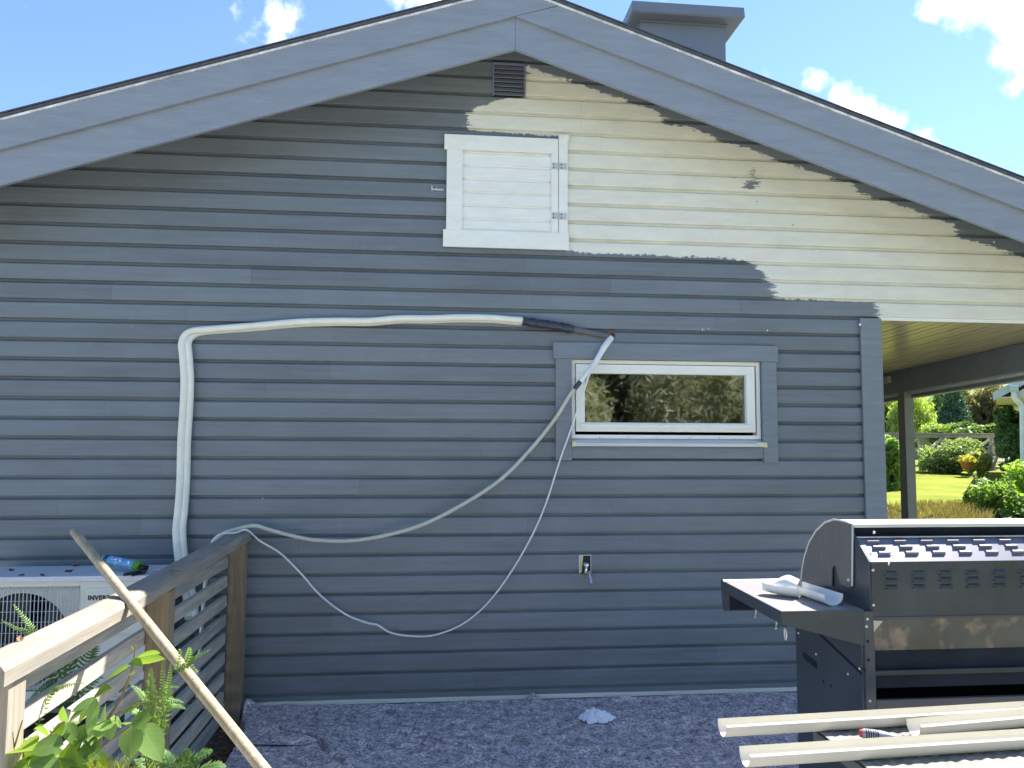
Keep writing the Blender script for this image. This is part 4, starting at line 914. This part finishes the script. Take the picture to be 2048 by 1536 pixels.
LEAFM = {}
def leaf_mesh(shape):
    if shape in LEAFM: return LEAFM[shape]
    wr, m = shape; n = 6; vs = []; fs = []
    for i in range(n+1):
        u = i/n; wd = wr*.5*(math.sin(math.pi*u**.75))**.8 if 0 < u < 1 else .0; dz = -.16*u*u
        vs += [(u, -wd, dz+.10*wd*2), (u, 0, dz), (u, wd, dz+.10*wd*2)]
    for i in range(n): fs += [(3*i, 3*i+3, 3*i+4, 3*i+1), (3*i+1, 3*i+4, 3*i+5, 3*i+2)]
    me = bpy.data.meshes.new('leaf'); me.from_pydata(vs, [], fs); me.polygons.foreach_set('use_smooth', [True]*len(fs)); me.materials.append(m); me.validate(); LEAFM[shape] = me; return me
def place_leaf(parent, base, tdir, nrm, length, shape, name='leaf'):
    t = tdir.normalized(); n = (nrm-t*nrm.dot(t)).normalized(); s = n.cross(t)
    m = Matrix.Identity(4)
    for i in range(3): m[i][0] = t[i]*length; m[i][1] = s[i]*length; m[i][2] = n[i]*length; m[i][3] = base[i]-world_loc(parent)[i]
    o = bpy.data.objects.new(name, leaf_mesh(shape)); COL.objects.link(o); o.parent = parent; o.matrix_basis = m; return o
def leaf_px(parent, bx_, by_, tx, ty, Y, wr=.5, m=M_LEAF, back=.0):
    a = at(bx_, by_, Y=Y); b = at(tx, ty, Y=Y-back+rp.uniform(-.03, .03)); t = b-a
    place_leaf(parent, a, t, Vector((rp.uniform(-.3, .4), -.55+rp.uniform(-.2, .2), .8)), t.length, (wr, m))
def stem_px(parent, pts, Y, r0, r1, m=M_STEM):
    P_ = smoothpath([at(x, y, Y=Y+dy) for x, y, dy in pts], 4); n = len(P_)
    MB().tube(P_, [r0+(r1-r0)*i/(n-1) for i in range(n)], 6).build('stem', m, parent)
SY = -2.72
sh = thing('broadleaf_shrub', 'bright green shrub with broad pointed leaves growing in front of the slat fence', 'shrub', tuple(at(150, 1700, Y=SY)))
stem_px(sh, [(150, 1760, .05), (175, 1600, 0), (196, 1500, 0), (215, 1440, 0), (240, 1400, 0), (262, 1345, 0), (268, 1315, 0), (271, 1290, 0)], SY, .006, .0025)
stem_px(sh, [(60, 1760, .05), (55, 1600, 0), (75, 1510, 0), (100, 1470, 0), (130, 1442, 0)], SY-.05, .005, .002)
stem_px(sh, [(215, 1440, 0), (250, 1418, 0), (285, 1405, 0)], SY, .003, .002); stem_px(sh, [(196, 1500, 0), (235, 1470, 0), (262, 1452, 0)], SY, .003, .002)
stem_px(sh, [(20, 1700, 0), (10, 1560, 0), (30, 1490, 0), (45, 1440, 0)], SY-.08, .004, .002)
L1 = [(268, 1318, 316, 1296, .42), (266, 1322, 240, 1345, .0), (262, 1330, 205, 1356, .36), (272, 1322, 328, 1312, .5), (264, 1318, 284, 1330, .6), (255, 1352, 268, 1342, .5), (285, 1404, 240, 1425, .34), (268, 1300, 262, 1290, .3),
      (262, 1452, 300, 1430, .8), (262, 1452, 262, 1520, .72), (278, 1448, 326, 1520, .62), (252, 1450, 230, 1438, .6), (216, 1440, 196, 1470, .7), (212, 1442, 200, 1408, .6), (220, 1436, 248, 1452, .7), (214, 1440, 222, 1482, .7),
      (196, 1398, 140, 1420, .45), (192, 1395, 176, 1478, .30), (190, 1400, 150, 1445, .4), (190, 1390, 215, 1372, .5), (184, 1408, 132, 1440, .5),
      (130, 1442, 100, 1490, .62), (132, 1446, 155, 1490, .55), (130, 1446, 122, 1416, .6), (166, 1480, 112, 1530, .55), (168, 1486, 196, 1512, .6), (170, 1470, 192, 1500, .55), (150, 1500, 90, 1560, .5), (160, 1500, 165, 1560, .6),
      (-12, 1404, 32, 1398, .62), (20, 1500, 60, 1486, .8), (25, 1505, 58, 1528, .8), (10, 1500, -20, 1540, .7), (30, 1480, 5, 1460, .6), (45, 1440, 10, 1455, .5), (78, 1508, 48, 1548, .6), (80, 1500, 66, 1470, .5), (98, 1470, 75, 1452, .6), (100, 1500, 130, 1540, .6), (60, 1530, 20, 1560, .7)]
for (bx_, by_, tx, ty, wr) in L1:
    if wr: leaf_px(sh, bx_, by_, tx, ty, SY+rp.uniform(-.05, .05), wr, M_LEAFY if tx < 70 or rp.random() < .25 else M_LEAF, back=rp.uniform(0, .06))
for k in range(40):
    bx_ = rp.uniform(-30, 250); by_ = rp.uniform(1480, 1680); a = rp.uniform(-.6, 3.7); l = rp.uniform(40, 75)
    leaf_px(sh, bx_, by_, bx_+l*math.cos(a), by_+l*math.sin(a), SY+rp.uniform(-.12, .1), rp.uniform(.45, .7), M_LEAFY if rp.random() < .4 else M_LEAF, back=rp.uniform(-.03, .08))

def frond(parent, pts, width, m, pairs=26, name='frond', r=.0018):
    """fern frond: curved rachis with two rows of tapering leaflets"""
    Pp = smoothpath(pts, 8); n = len(Pp); mb = MB(); mb.tube(Pp, [r*(1-.7*i/(n-1)) for i in range(n)], 4, caps=False)
    for k in range(pairs):
        u = .10+.88*k/(pairs-1); f = u*(n-1); i = min(int(f), n-2); p = Pp[i].lerp(Pp[i+1], f-i); t = (Pp[i+1]-Pp[i]).normalized()
        vn = (CAM-p).normalized()*.55+Vector((0, 0, .8)); vn = (vn-t*vn.dot(t)).normalized(); s0 = t.cross(vn)
        lw = width*math.sin(math.pi*min(1, .12+u*.88))**.65*(1.08-u*.45)
        for sg in (-1, 1):
            d = (s0*sg+t*.38+vn*rp.uniform(-.25, .15)).normalized(); lq = lw*rp.uniform(.85, 1.1); w_ = t*(lq*.13+.0012)
            q = p+d*lq*.45; e = p+d*lq-vn*lq*.15
            mb.add([p-w_*.5, q-w_, e, q+w_, p+w_*.5], [(0, 1, 2, 3, 4)])
    return mb.build(name, m, parent)
def fern_px(label, fr_list, Y, m, group=None, base=None):
    b = base or fr_list[0][0][0]
    f = thing('fern', label, 'fern', tuple(at(b[0], b[1], Y=Y)), group)
    for pts, wpx, prs in fr_list:
        d = Y-CAM.y; frond(f, [at(x, y, Y=Y+dy) for x, y, *dy_ in pts for dy in [dy_[0] if dy_ else 0]], wpx*d/F_PX, m, prs)
    return f
fern_px('light green fern with upright fronds against the middle fence post', [([(300, 1560), (303, 1450), (302, 1380), (302, 1335)], 17, 34), ([(300, 1560), (325, 1440), (326, 1370), (325, 1320)], 11, 28), ([(305, 1560), (332, 1430), (338, 1370), (342, 1325)], 11, 28),
     ([(300, 1540), (330, 1425), (352, 1412), (372, 1418)], 11, 18), ([(300, 1540), (320, 1410), (345, 1400), (368, 1405)], 10, 18), ([(300, 1540), (310, 1400), (335, 1376), (360, 1374)], 10, 18), ([(298, 1540), (296, 1420), (280, 1385), (262, 1370)], 12, 22),
     ([(298, 1560), (310, 1470), (330, 1455), (338, 1450)], 10, 16), ([(296, 1560), (280, 1440), (268, 1420), (258, 1412)], 11, 18), ([(300, 1560), (280, 1480), (250, 1520), (236, 1540)], 14, 20)], -2.66, M_FERN)
fern_px('fern sprig curling out behind the wooden pole', [([(352, 1345), (372, 1328), (395, 1312), (423, 1298)], 13, 16), ([(350, 1345), (370, 1325), (378, 1305), (380, 1295)], 11, 12), ([(352, 1345), (378, 1332), (392, 1342), (394, 1346)], 8, 10), ([(352, 1345), (358, 1322), (360, 1305), (358, 1298)], 8, 10)], -2.45, M_FERN, base=(352, 1500))
fern_px('low spreading dark green fern at the foot of the fence', [([(350, 1590), (375, 1530), (405, 1508), (425, 1502)], 22, 24), ([(340, 1590), (340, 1540), (332, 1512), (318, 1500)], 20, 24), ([(350, 1590), (392, 1545), (430, 1530), (452, 1534)], 20, 22), ([(345, 1590), (360, 1535), (372, 1510), (378, 1498)], 20, 22), ([(335, 1590), (305, 1545), (285, 1525), (262, 1522)], 20, 24)], -2.5, M_FERND)
fern_px('fern arching up behind the handrail in front of the fan grille', [([(60, 1300), (66, 1262), (48, 1235), (26, 1208)], 10, 20), ([(62, 1300), (58, 1266), (30, 1255), (2, 1240)], 9, 20)], -2.0, M_FERN, base=(62, 1400))
fern_px('dark fern growing between the fence and the heat pump', [([(150, 1420), (170, 1330), (190, 1280), (218, 1250)], 22, 24), ([(150, 1420), (140, 1330), (150, 1290), (175, 1262)], 22, 24), ([(150, 1420), (110, 1350), (85, 1320), (60, 1310)], 22, 24), ([(150, 1420), (180, 1360), (215, 1320), (245, 1305)], 24, 24), ([(140, 1420), (105, 1370), (70, 1390), (45, 1415)], 22, 22), ([(150, 1420), (128, 1340), (108, 1300), (92, 1290)], 20, 22), ([(150, 1440), (200, 1390), (235, 1375), (262, 1372)], 22, 22)], -1.75, M_FERND)
fern_px('bright fern frond poking through the lower fence slats', [([(62, 1500), (95, 1395), (125, 1372), (168, 1366)], 12, 30), ([(100, 1520), (110, 1460), (140, 1445), (160, 1446)], 12, 20)], -2.42, M_FERN)
# yellowish grass clump
gc = MB()
for k in range(420):
    x = rp.gauss(205, 42); d = SY+.06+rp.uniform(-.12, .12); b = at(x, 1600, Y=d); l = rp.uniform(.05, .13); a = rp.uniform(-1.1, 1.1); tip = b+Vector((math.sin(a)*l*.6, rp.uniform(-.3, .3)*l, l)); mid = b.lerp(tip, .55)+Vector((0, 0, .02)); w_ = Vector((.0018, 0, 0))
    gc.add([b-w_, b+w_, mid+w_*.8, mid-w_*.8, tip], [(0, 1, 2, 3), (3, 2, 4)])
o = gc.build('grass_clump', leafmat('straw_green_grass', (.30, .32, .06), .4, .6)); o['kind'] = 'stuff'; o['label'] = 'yellowish fine grass clump below the broadleaf shrub'; o['category'] = 'grass'
# single dry leaves
for (x, y, kw, lab) in ((153, 1131, dict(Z=az1+.036), 0), (22, 1140, dict(Z=az1+.036), 0), (43, 1150, dict(Z=az1+.036), 0), (84, 1150, dict(Z=az1+.036), 0), (138, 1142, dict(Z=az1+.036), 0), (40, 1278, dict(Z=.992), 1), (349, 1142, dict(X=-1.16), 2)):
    c = at(x, y, **kw); ml = MB(); l = rp.uniform(.02, .036)
    for k in range(2 if lab == 0 else 1):
        a = rp.uniform(0, 6.28); t_ = Vector((math.cos(a), math.sin(a), .25))*l; s_ = Vector((-math.sin(a), math.cos(a), .1))*l*.4
        ml.add([c-t_, c-t_*.3+s_+Vector((0, 0, .006)), c+t_, c-t_*.2-s_+Vector((0, 0, .004)), c+Vector((0, 0, -.003))], [(0, 4, 1), (1, 4, 2), (2, 4, 3), (3, 4, 0)])
    o = ml.build('dry_leaf', M_DRY, None, origin=c)
    tag(o, ['small dry brown leaf lying on the heat pump lid', 'orange dry leaf lying on the sunny near end of the handrail', 'reddish dry leaf stuck on the side of the handrail in the shade'][lab], 'leaf', 'dry leaves on the heat pump lid' if lab == 0 else None)

# ---------------------------------------------------------------- background garden
def crown(lobes, nleaf, lsize, m, parent, name='crown', seed=1, elong=.5, up=0.0, gap=.42, gs=1.5, hollow=.5):
    r_ = random.Random(seed); mb = MB(); vol = [l[3]*l[4]*l[5] for l in lobes]; tot = sum(vol); V = []; Fc = []
    for l, v in zip(lobes, vol):
        c = Vector(l[:3]); n = int(nleaf*v/tot); k = 0; tries = 0
        while k < n and tries < n*6:
            tries += 1
            d = Vector((r_.gauss(0, 1), r_.gauss(0, 1), r_.gauss(0, 1))).normalized(); rad = hollow+(1-hollow)*r_.random()**.6
            rad *= 1+.30*noise.noise(d*2.2+c)+.22*noise.noise(d*6+c)
            p = c+Vector((d.x*l[3], d.y*l[4], d.z*l[5]))*rad
            if noise.noise(p*gs+Vector((seed, 0, 0)))*.5+.5 < gap*(.6+.5*rad): continue
            k += 1; s_ = lsize*r_.uniform(.45, 1.5)
            t = Vector((r_.gauss(0, 1), r_.gauss(0, 1), r_.gauss(0, .7)+up*2)).normalized(); q = (d*.7+Vector((r_.gauss(0, .6), r_.gauss(0, .6), r_.gauss(0, .6)+.3))); b = t.cross(q); b = b.normalized() if b.length > 1e-4 else t.orthogonal()
            i0 = len(V); V += [p-t*s_*.5, p+b*s_*elong*.5, p+t*s_*.5, p-b*s_*elong*.5]; Fc.append((i0, i0+1, i0+2, i0+3))
    mb.add(V, Fc); return mb.build(name, m, parent)
def bush(name, label, cat, x, yt, yb_, hw, Y, m, nleaf, ls, seed, elong=.5, up=0., lobes=5, depth=1.0, group=None, gap=.42, trunk=True, cone=False):
    """bush seen between pixel rows yt..yb_ round column x at depth plane Y"""
    top, bot = at(x, yt, Y=Y), at(x, yb_, Y=Y); rx = hw*(Y-CAM.y)/F_PX; g0 = min(gz(top.x, Y), bot.z); h = top.z-bot.z
    t = thing(name, label, cat, (top.x, Y, g0), group); r_ = random.Random(seed); L = []
    cz_ = (top.z+bot.z)/2
    if cone:
        for k in range(6):
            u = k/5; L.append((top.x, Y, bot.z+h*(.12+.72*u), rx*(1.0-.62*u), rx*(1.0-.62*u), h*.19))
    else:
        L.append((top.x, Y, cz_-h*.04, rx*.78, rx*.7*depth, h*.42))
        for k in range(lobes):
            a = r_.uniform(0, 6.28); L.append((top.x+math.cos(a)*rx*.55, Y+math.sin(a)*rx*.5*depth, cz_+r_.uniform(-.25, .28)*h, rx*r_.uniform(.32, .5), rx*.42*depth, h*r_.uniform(.18, .28)))
    crown(L, nleaf, ls, m, t, seed=seed, elong=elong, up=up, gap=gap, gs=1.3/max(rx, .2))
    if trunk:
        for k in range(4):
            e = Vector((top.x+r_.uniform(-.5, .5)*rx, Y+r_.uniform(-.4, .4)*rx, cz_+r_.uniform(-.1, .3)*h)); b = Vector((top.x+r_.uniform(-.1, .1)*rx, Y, g0-.03))
            MB().tube(smoothpath([b, b.lerp(e, .5)+Vector((0, 0, .1*h)), e], 3), [.03*h, .026*h, .024*h, .02*h, .016*h, .012*h, .008*h], 5).build('trunk' if k == 0 else 'branch', M_BARK, t)
    return t
G = lambda n, c, tr=.45, v=.35: leafmat(n, (c[0]*1.75, c[1]*1.45, c[2]*2.0), tr, .5, var=v, vscale=2.5)
bush('tall_grassy_shrub', 'tall yellow green upright shrub beyond the lattice fence, partly hidden by the porch post', 'shrub', 1822, 772, 905, 60, 24, G('reed_leaf', (.17, .25, .06)), 9000, .20, 31, elong=.22, up=1.0, gap=.36)
bush('tall_grassy_shrub', 'tall green shrub beside the house corner beyond the lattice fence', 'shrub', 1765, 778, 905, 42, 25, G('reed_leaf2', (.14, .23, .06)), 7000, .18, 32, elong=.25, up=.8, gap=.36)
bush('thuja_tree', 'dense dark green rounded conifer behind the clipped hedge', 'tree', 1905, 764, 890, 42, 27, G('thuja', (.045, .10, .045), .25), 7000, .17, 33, elong=.4, up=.6, gap=.25, cone=True)
bush('olive_shrub', 'reddish olive open shrub beside the dark conifer', 'shrub', 1965, 746, 905, 46, 28, G('olive_brown', (.135, .145, .06)), 9000, .14, 34, elong=.4, up=.6, lobes=11, gap=.36)
bush('clipped_hedge', 'low clipped light green hedge above the lattice fence', 'hedge', 1890, 845, 900, 60, 19.5, G('hedge1', (.14, .22, .045)), 8000, .10, 35, elong=.6, gap=.30)
bush('creeper_hedge', 'creeper covered hedge with glossy leaves at the lattice fence gate', 'hedge', 1960, 846, 905, 62, 18, G('hedge2', (.09, .17, .04)), 9000, .11, 36, elong=.7, gap=.30)
bush('lawn_shrub', 'wide grey green shrub on the lawn in front of the lattice fence', 'shrub', 1893, 872, 948, 68, 15.0, G('lawnshrub', (.11, .17, .06)), 13000, .09, 37, lobes=10, elong=.5, gap=.30)
bush('glossy_tree', 'dark glossy leaved bush by the white downpipe', 'tree', 2024, 798, 960, 38, 13.0, G('glossy', (.07, .14, .05), .35), 9000, .11, 38, elong=.65, lobes=10, gap=.42)
bush('corner_shrub', 'leafy bright shrub squeezed between house corner and porch post', 'shrub', 1776, 858, 1030, 34, 9.5, G('cornershrub', (.13, .23, .05)), 7500, .075, 39, elong=.6, gap=.36)
bush('garden_shrub', 'large leaved green shrub beside the porch, at the lawn edge', 'shrub', 2015, 950, 1095, 82, 5.2, G('nearshrub', (.13, .24, .05), .5), 5200, .085, 40, elong=.55, gap=.35)
bush('garden_shrub', 'slim loose shrub growing out of the dry grass at the lawn edge', 'shrub', 1955, 940, 1060, 46, 6.2, G('nearshrub2', (.13, .22, .05), .5), 2200, .07, 41, elong=.5, gap=.45)
bush('garden_shrub', 'bright yellow green shrub behind the large leaved shrub by the lawn', 'shrub', 2050, 905, 1040, 66, 7.6, G('nearshrub3', (.16, .27, .05), .5), 5000, .085, 42, elong=.55, gap=.36)
bush('bed_plant', 'pale yellow green bushy plant beside the clay pot', 'plant', 1955, 898, 952, 30, 14.0, G('bedplant', (.20, .25, .07)), 4200, .07, 43, elong=.6, gap=.33)
for k, (x, yt, yb2, hw, Y, c, lab) in enumerate(((1860, 790, 905, 40, 30, (.10, .17, .05), 'soft green tree between the upright shrubs and the dark conifer'), (1935, 775, 905, 34, 31, (.13, .19, .05), 'light green tree between the dark conifer and the olive shrub'), (1800, 752, 860, 60, 42, (.09, .14, .05), 'broad tree on the slope behind the upright shrubs'), (1990, 735, 850, 60, 60, (.10, .16, .05), 'tree beside the distant red roofed house'), (2040, 735, 860, 50, 62, (.13, .19, .05), 'bright tree behind the brick chimney of the distant house'))):
    bush('garden_tree', lab, 'tree', x, yt, yb2, hw, Y, G('garden_tree%d' % k, c), 6500, .012*Y**.9, 80+k, elong=.5, lobes=9, gap=.3)
dh = thing('backdrop_hedge', 'dense dark hedge added out of view behind the willow like shrubs', 'hedge', (4, -12.6, -.2))  # added out of view to keep bright sky out of the window reflection
crown([(-4+k*1.6, -12.6+.3*math.sin(k*2.1), 2.3+.3*math.sin(k*1.3), 1.25, .9, 2.7) for k in range(11)], 26000, .26, G('dark_hedge', (.10, .135, .06), .2), dh, seed=91, elong=.6, gap=.05, hollow=.7)
MB().box(-5.2, 13.2, -12.75, -12.45, -.25, 4.0).build('hedge_backing', M_BARK, dh)  # solid box added inside the hedge so no sky shows through it
# lawn sheet and dry grass
lw = MB(); lv_ = []; nx_, ny_ = 40, 40
for j in range(ny_+1):
    for i in range(nx_+1):
        y = 5.5+j*15.5/ny_; x = 7.0+i*15/nx_+(y-5.5)*.3; lv_.append((x, y, gz(x, y)+.03+.02*noise.noise(Vector((x, y, 0)))))
lw.add(lv_, [(j*(nx_+1)+i, j*(nx_+1)+i+1, (j+1)*(nx_+1)+i+1, (j+1)*(nx_+1)+i) for j in range(ny_) for i in range(nx_)], True)
struct(lw.build('lawn', mat('mown_lawn', (.185, .215, .028), .95, var=.25, vscale=.9, n1=((.25, .235, .06), 1.6, .50, .75), bump=.7, bscale=30, world=True, spec=.05)))
dg_ = MB()
for k in range(5200):
    y = rp.uniform(3.4, 6.6); px = rp.uniform(1758, 1985); b = at(px, 1030, Y=y); z = gz(b.x, y)-.01; l = rp.uniform(.08, .26)*(1-.35*(y-3.4)/3.2); a = rp.uniform(-1, 1); tip = Vector((b.x+a*l*.6, y+rp.uniform(-.4, .4)*l, z+l)); bb = Vector((b.x, y, z)); w_ = Vector((.0035, 0, 0)); mid = bb.lerp(tip, .6)+Vector((0, 0, .02))
    dg_.add([bb-w_, bb+w_, mid+w_, mid-w_, tip], [(0, 1, 2, 3), (3, 2, 4)])
o = dg_.build('dry_grass', leafmat('dry_grass', (.30, .24, .12), .3, .7, var=.6, vscale=14)); o['kind'] = 'stuff'; o['label'] = 'tall straw coloured dry grass between porch and lawn'; o['category'] = 'grass'
# lattice fence
M_GWOOD = mat('garden_fence_wood', (.34, .31, .28), .8, var=.25); M_PALE = mat('pale_fence_wood', (.60, .57, .52), .7, var=.15)
FY = 16.3
lf = thing('lattice_fence', 'grey wooden garden fence with crossed braces at the far end of the lawn', 'fence', (14.5, FY, .9))
xa, xb = at(1745, 900, Y=FY).x, at(1985, 900, Y=FY).x; zt_, zb_ = at(1860, 872, Y=FY).z, at(1860, 912, Y=FY).z
npan = 5; pw = (xb-xa)/npan
for k in range(npan+1): MB().bbox(xa+k*pw-.06, xa+k*pw+.06, FY-.06, FY+.06, zb_-.7, zt_+.02, .01).build('post', M_GWOOD, lf)
for zz in (zt_, zb_): MB().bbox(xa, xb, FY-.10, FY-.062, zz-.05, zz+.05, .01).build('rail', M_GWOOD, lf)
MB().bbox(xa, xb, FY-.13, FY+.09, zt_+.055, zt_+.085, .008).build('top_cap', M_GWOOD, lf)
for k in range(npan):
    A0, A1 = xa+k*pw+.06, xa+(k+1)*pw-.06
    for (za, zb2, yy) in ((zb_+.05, zt_-.05, -.02), (zt_-.05, zb_+.05, .02)):
        d = Vector((A1-A0, 0, zb2-za)).normalized(); nrm = Vector((-d.z, 0, d.x))*.035
        MB().prism([Vector((A0, FY+yy, za))-nrm, Vector((A1, FY+yy, zb2))-nrm, Vector((A1, FY+yy, zb2))+nrm, Vector((A0, FY+yy, za))+nrm], (0, .03, 0)).build('brace', M_PALE if yy < 0 else M_GWOOD, lf)
# stair rail at the gate
st_ = thing('garden_steps', 'pale wooden garden steps with sloping handrail beside the lattice fence', 'steps', tuple(at(1990, 942, Y=14.8)))
def sp(x, y, Y=14.8): return at(x, y, Y=Y)
for (a, b, r_) in (((1980, 893), (1983, 940), .05), ((2010, 880), (2014, 940), .05)): MB().tube([sp(*a), sp(*b)], r_, 6).build('post', M_PALE, st_)
for (a, b) in (((1976, 895), (1994, 882)), ((1984, 938), (2008, 884)), ((1982, 910), (2012, 908))): MB().tube([sp(*a), sp(*b)], .035, 6).build('handrail', M_PALE, st_)
for k, y in enumerate((934, 922, 910)):
    a = sp(1984, y, 14.9+k*.3); MB().box(a.x, a.x+.55, a.y, a.y+.3, a.z-.05, a.z).build('tread', M_PALE, st_)
# pot
M_CLAY = mat('terracotta', (.42, .16, .075), .8, var=.15)
pt0 = at(1934, 939, Y=13.6); pot = thing('flower_pot', 'terracotta pot with yellow green flowers standing on the lawn', 'flower pot', tuple(pt0))
MB().lathe([(.0001, 0), (.10, 0), (.15, .17), (.17, .17), (.17, .20), (.15, .20), (.14, .17)], pt0, (0, 0, 1), 18).build('pot', M_CLAY, pot)
crown([(pt0.x, pt0.y, pt0.z+.26, .2, .18, .13)], 500, .06, G('potplant', (.30, .33, .04)), pot, name='foliage', seed=50, gap=.2)
# neighbour house at the right edge: pale gable eaves, gutter, downpipe
M_PGR = mat('pale_green_grey_paint', (.55, .62, .60), .5, var=.06); M_CRW = mat('cream_wall', (.70, .67, .55), .7, var=.06); M_TILE = mat('red_roof_tile', (.36, .15, .09), .8, var=.3, vscale=6, stretch=(6, 1, 6))
NY_ = 10.5
ec = at(1986, 790, Y=NY_); TH = R(38)
nh = thing('neighbour_house', 'pale neighbour house with grey green bargeboard, gutter and white downpipe', 'house', (ec.x, NY_, gz(ec.x, NY_)))
def nl(x, y, dy=0.0):
    """pixel -> unrotated coordinates of the turned gable face (rotated about its eaves corner by -TH)"""
    n = Vector((math.sin(TH), math.cos(TH), 0)); u = Vector((math.cos(TH), -math.sin(TH), 0)); d = at(x, y, Y=NY_)-CAM
    t = (Vector((ec.x, NY_, 0))-CAM).dot(n)/d.dot(n); p = CAM+d*t
    return Vector((ec.x+(p-ec).dot(u), NY_+dy, p.z))
rp2 = nl(2048, 757); slp = (rp2.z-ec.z)/(rp2.x-ec.x); W2 = 5.0
rf = MB(); rf.prism([(ec.x, NY_, ec.z), (ec.x+W2, NY_, ec.z+slp*W2), (ec.x+2*W2, NY_, ec.z), (ec.x+2*W2, NY_, ec.z-.10), (ec.x+W2, NY_, ec.z+slp*W2-.16), (ec.x, NY_, ec.z-.10)], (0, 7, 0)); rf.build('roof', M_TILE, nh)
for s in (0, 1):
    b = MB(); x0_, x1_ = (ec.x, ec.x+W2-.002) if s == 0 else (ec.x+2*W2, ec.x+W2+.002)
    b.prism([(x0_, NY_-.03, ec.z-.13), (x1_, NY_-.03, ec.z-.13+slp*W2), (x1_, NY_-.03, ec.z+.05+slp*W2), (x0_, NY_-.03, ec.z+.05)], (0, .028, 0)); b.build('barge_board', M_PGR, nh)
sz_ = nl(2010, 793).z
MB().box(ec.x+.05, ec.x+2*W2-.05, NY_+.003, NY_+6.9, sz_-.04, sz_-.005).build('soffit', M_CRW, nh)
MB().prism([(ec.x+.75, NY_+.35, sz_-.042), (ec.x+2*W2-.75, NY_+.35, sz_-.042), (ec.x+2*W2-.75, NY_+.35, -.3), (ec.x+.75, NY_+.35, -.3)], (0, 6.3, 0)).build('wall', M_CRW, nh)
MB().prism([(ec.x+.3, NY_-.0, sz_), (ec.x+2*W2-.3, NY_, sz_), (ec.x+W2, NY_, ec.z+slp*W2-.18)], (0, .002, 0)).build('gable_board', M_CRW, nh)
dpx = [nl(2028, 782, -.1), nl(2029, 796, -.1), nl(2036, 804, -.05), nl(2043, 812), nl(2045, 825), nl(2047, 960)]
MB().tube(smoothpath(dpx[:5], 4)+[dpx[5]], .055, 10).build('downpipe', mat('white_downpipe', (.80, .82, .80), .4), nh)
fn = nl(2028, 780, -.1); MB().bbox(fn.x-.08, fn.x+.08, NY_-.19, NY_-.03, fn.z-.05, fn.z+.09, .01).build('hopper', M_PGR, nh)
nh.rotation_euler = (0, 0, -TH)
# two far red roofed houses
def farhouse(label, xl, xr, yr, ye, Y, seed, chim=None):
    a, b = at(xl, yr, Y=Y), at(xr, yr, Y=Y); ze = at(xl, ye, Y=Y).z; t = thing('distant_house', label, 'house', ((a.x+b.x)/2, Y+3, gz(a.x, Y)))
    r_ = MB(); r_.prism([(a.x, Y-2.2, ze), (a.x, Y+2.2, a.z), (a.x, Y+6.6, ze), (a.x, Y+6.6, ze-.2), (a.x, Y+2.2, a.z-.2), (a.x, Y-2.2, ze-.2)], (b.x-a.x, 0, 0)); r_.build('roof', M_TILE, t)
    MB().box(a.x+.4, b.x-.4, Y-1.7, Y+6.2, gz(a.x, Y)-1, ze-.05).build('wall', M_CRW, t)
    MB().prism([(a.x+.4, Y-1.7, ze-.04), (a.x+.4, Y+2.2, a.z-.25), (a.x+.4, Y+6.2, ze-.04)], (b.x-a.x-.8, 0, 0)).build('gable', M_CRW, t)
    k0 = MB().box(a.x-.05, b.x+.05, Y-2.3, Y-2.22, ze-.22, ze+.03); k0.build('eaves_board', M_PALE, t)
    if chim:
        c0_, c1_ = at(chim[0], chim[1], Y=Y), at(chim[2], chim[3], Y=Y); MB().bbox(c0_.x, c1_.x, Y-.5, Y+.5, c1_.z-.8, c0_.z, .03).build('chimney', mat('far_brick', (.33, .17, .12), .85, var=.2), t)
        MB().bbox(c0_.x-.12, c1_.x+.12, Y-.62, Y+.62, c0_.z+.002, c0_.z+.28, .03).build('chimney_cap', M_GWOOD, t)
farhouse('distant house with red tiled roof and brick chimney beyond the shrubs', 1950, 2075, 752, 778, 46, 1, (2004, 748, 2021, 764))
farhouse('low red tiled roof behind the dark glossy bush', 1997, 2110, 788, 806, 27, 2)
# far wood on the hill
wl_ = []
for k in range(46):
    Y = rp.uniform(60, 95); px = rp.uniform(1700, 2120); c = at(px, 740, Y=Y); zz = gz(c.x, Y); r__ = rp.uniform(1.8, 3.6); wl_.append((c.x, Y, zz+r__*.9, r__, r__, r__*1.1))
o = crown(wl_, 30000, .5, G('hill_wood', (.07, .12, .04)), None, name='hill_woodland', seed=60, gap=.3, gs=.5, hollow=.6); o['kind'] = 'stuff'; o['label'] = 'wooded hillside far behind the gardens'; o['category'] = 'woodland'
# bushes behind the viewer, seen only as the reflection in the window
for k, (x, Y, rx, h) in enumerate(((2.2, -9.6, 1.15, 3.6), (5.3, -9.9, 1.35, 4.2), (6.9, -9.4, 1.6, 3.8), (9.0, -9.8, 1.6, 4.0), (-.4, -10.4, 1.5, 3.4))):
    t = thing('willow_shrub', ['tall willow like shrub mirrored in the left of the window', 'tallest willow like shrub mirrored in the middle of the window', 'willow like shrub mirrored in the right of the window', 'willow like shrub beyond the mirrored ones', 'lower willow like shrub beside the mirrored ones'][k], 'shrub', (x, Y, gz(x, Y)))
    crown([(x, Y, h*.5, rx, rx*.8, h*.5), (x-rx*.5, Y+.3, h*.6, rx*.6, rx*.6, h*.35), (x+rx*.5, Y+.2, h*.4, rx*.6, rx*.6, h*.4)], 11000, .22, G('willow%d' % k, (.26, .31, .17), .3), t, seed=70+k, elong=.17, up=.4, gap=.22, gs=.9)
    MB().tube([(x, Y-.3, -.25), (x+.1, Y-.3, h*.25), (x+.15, Y-.3, h*.5)], [.06, .04, .015], 7).build('trunk', M_BARK, t)
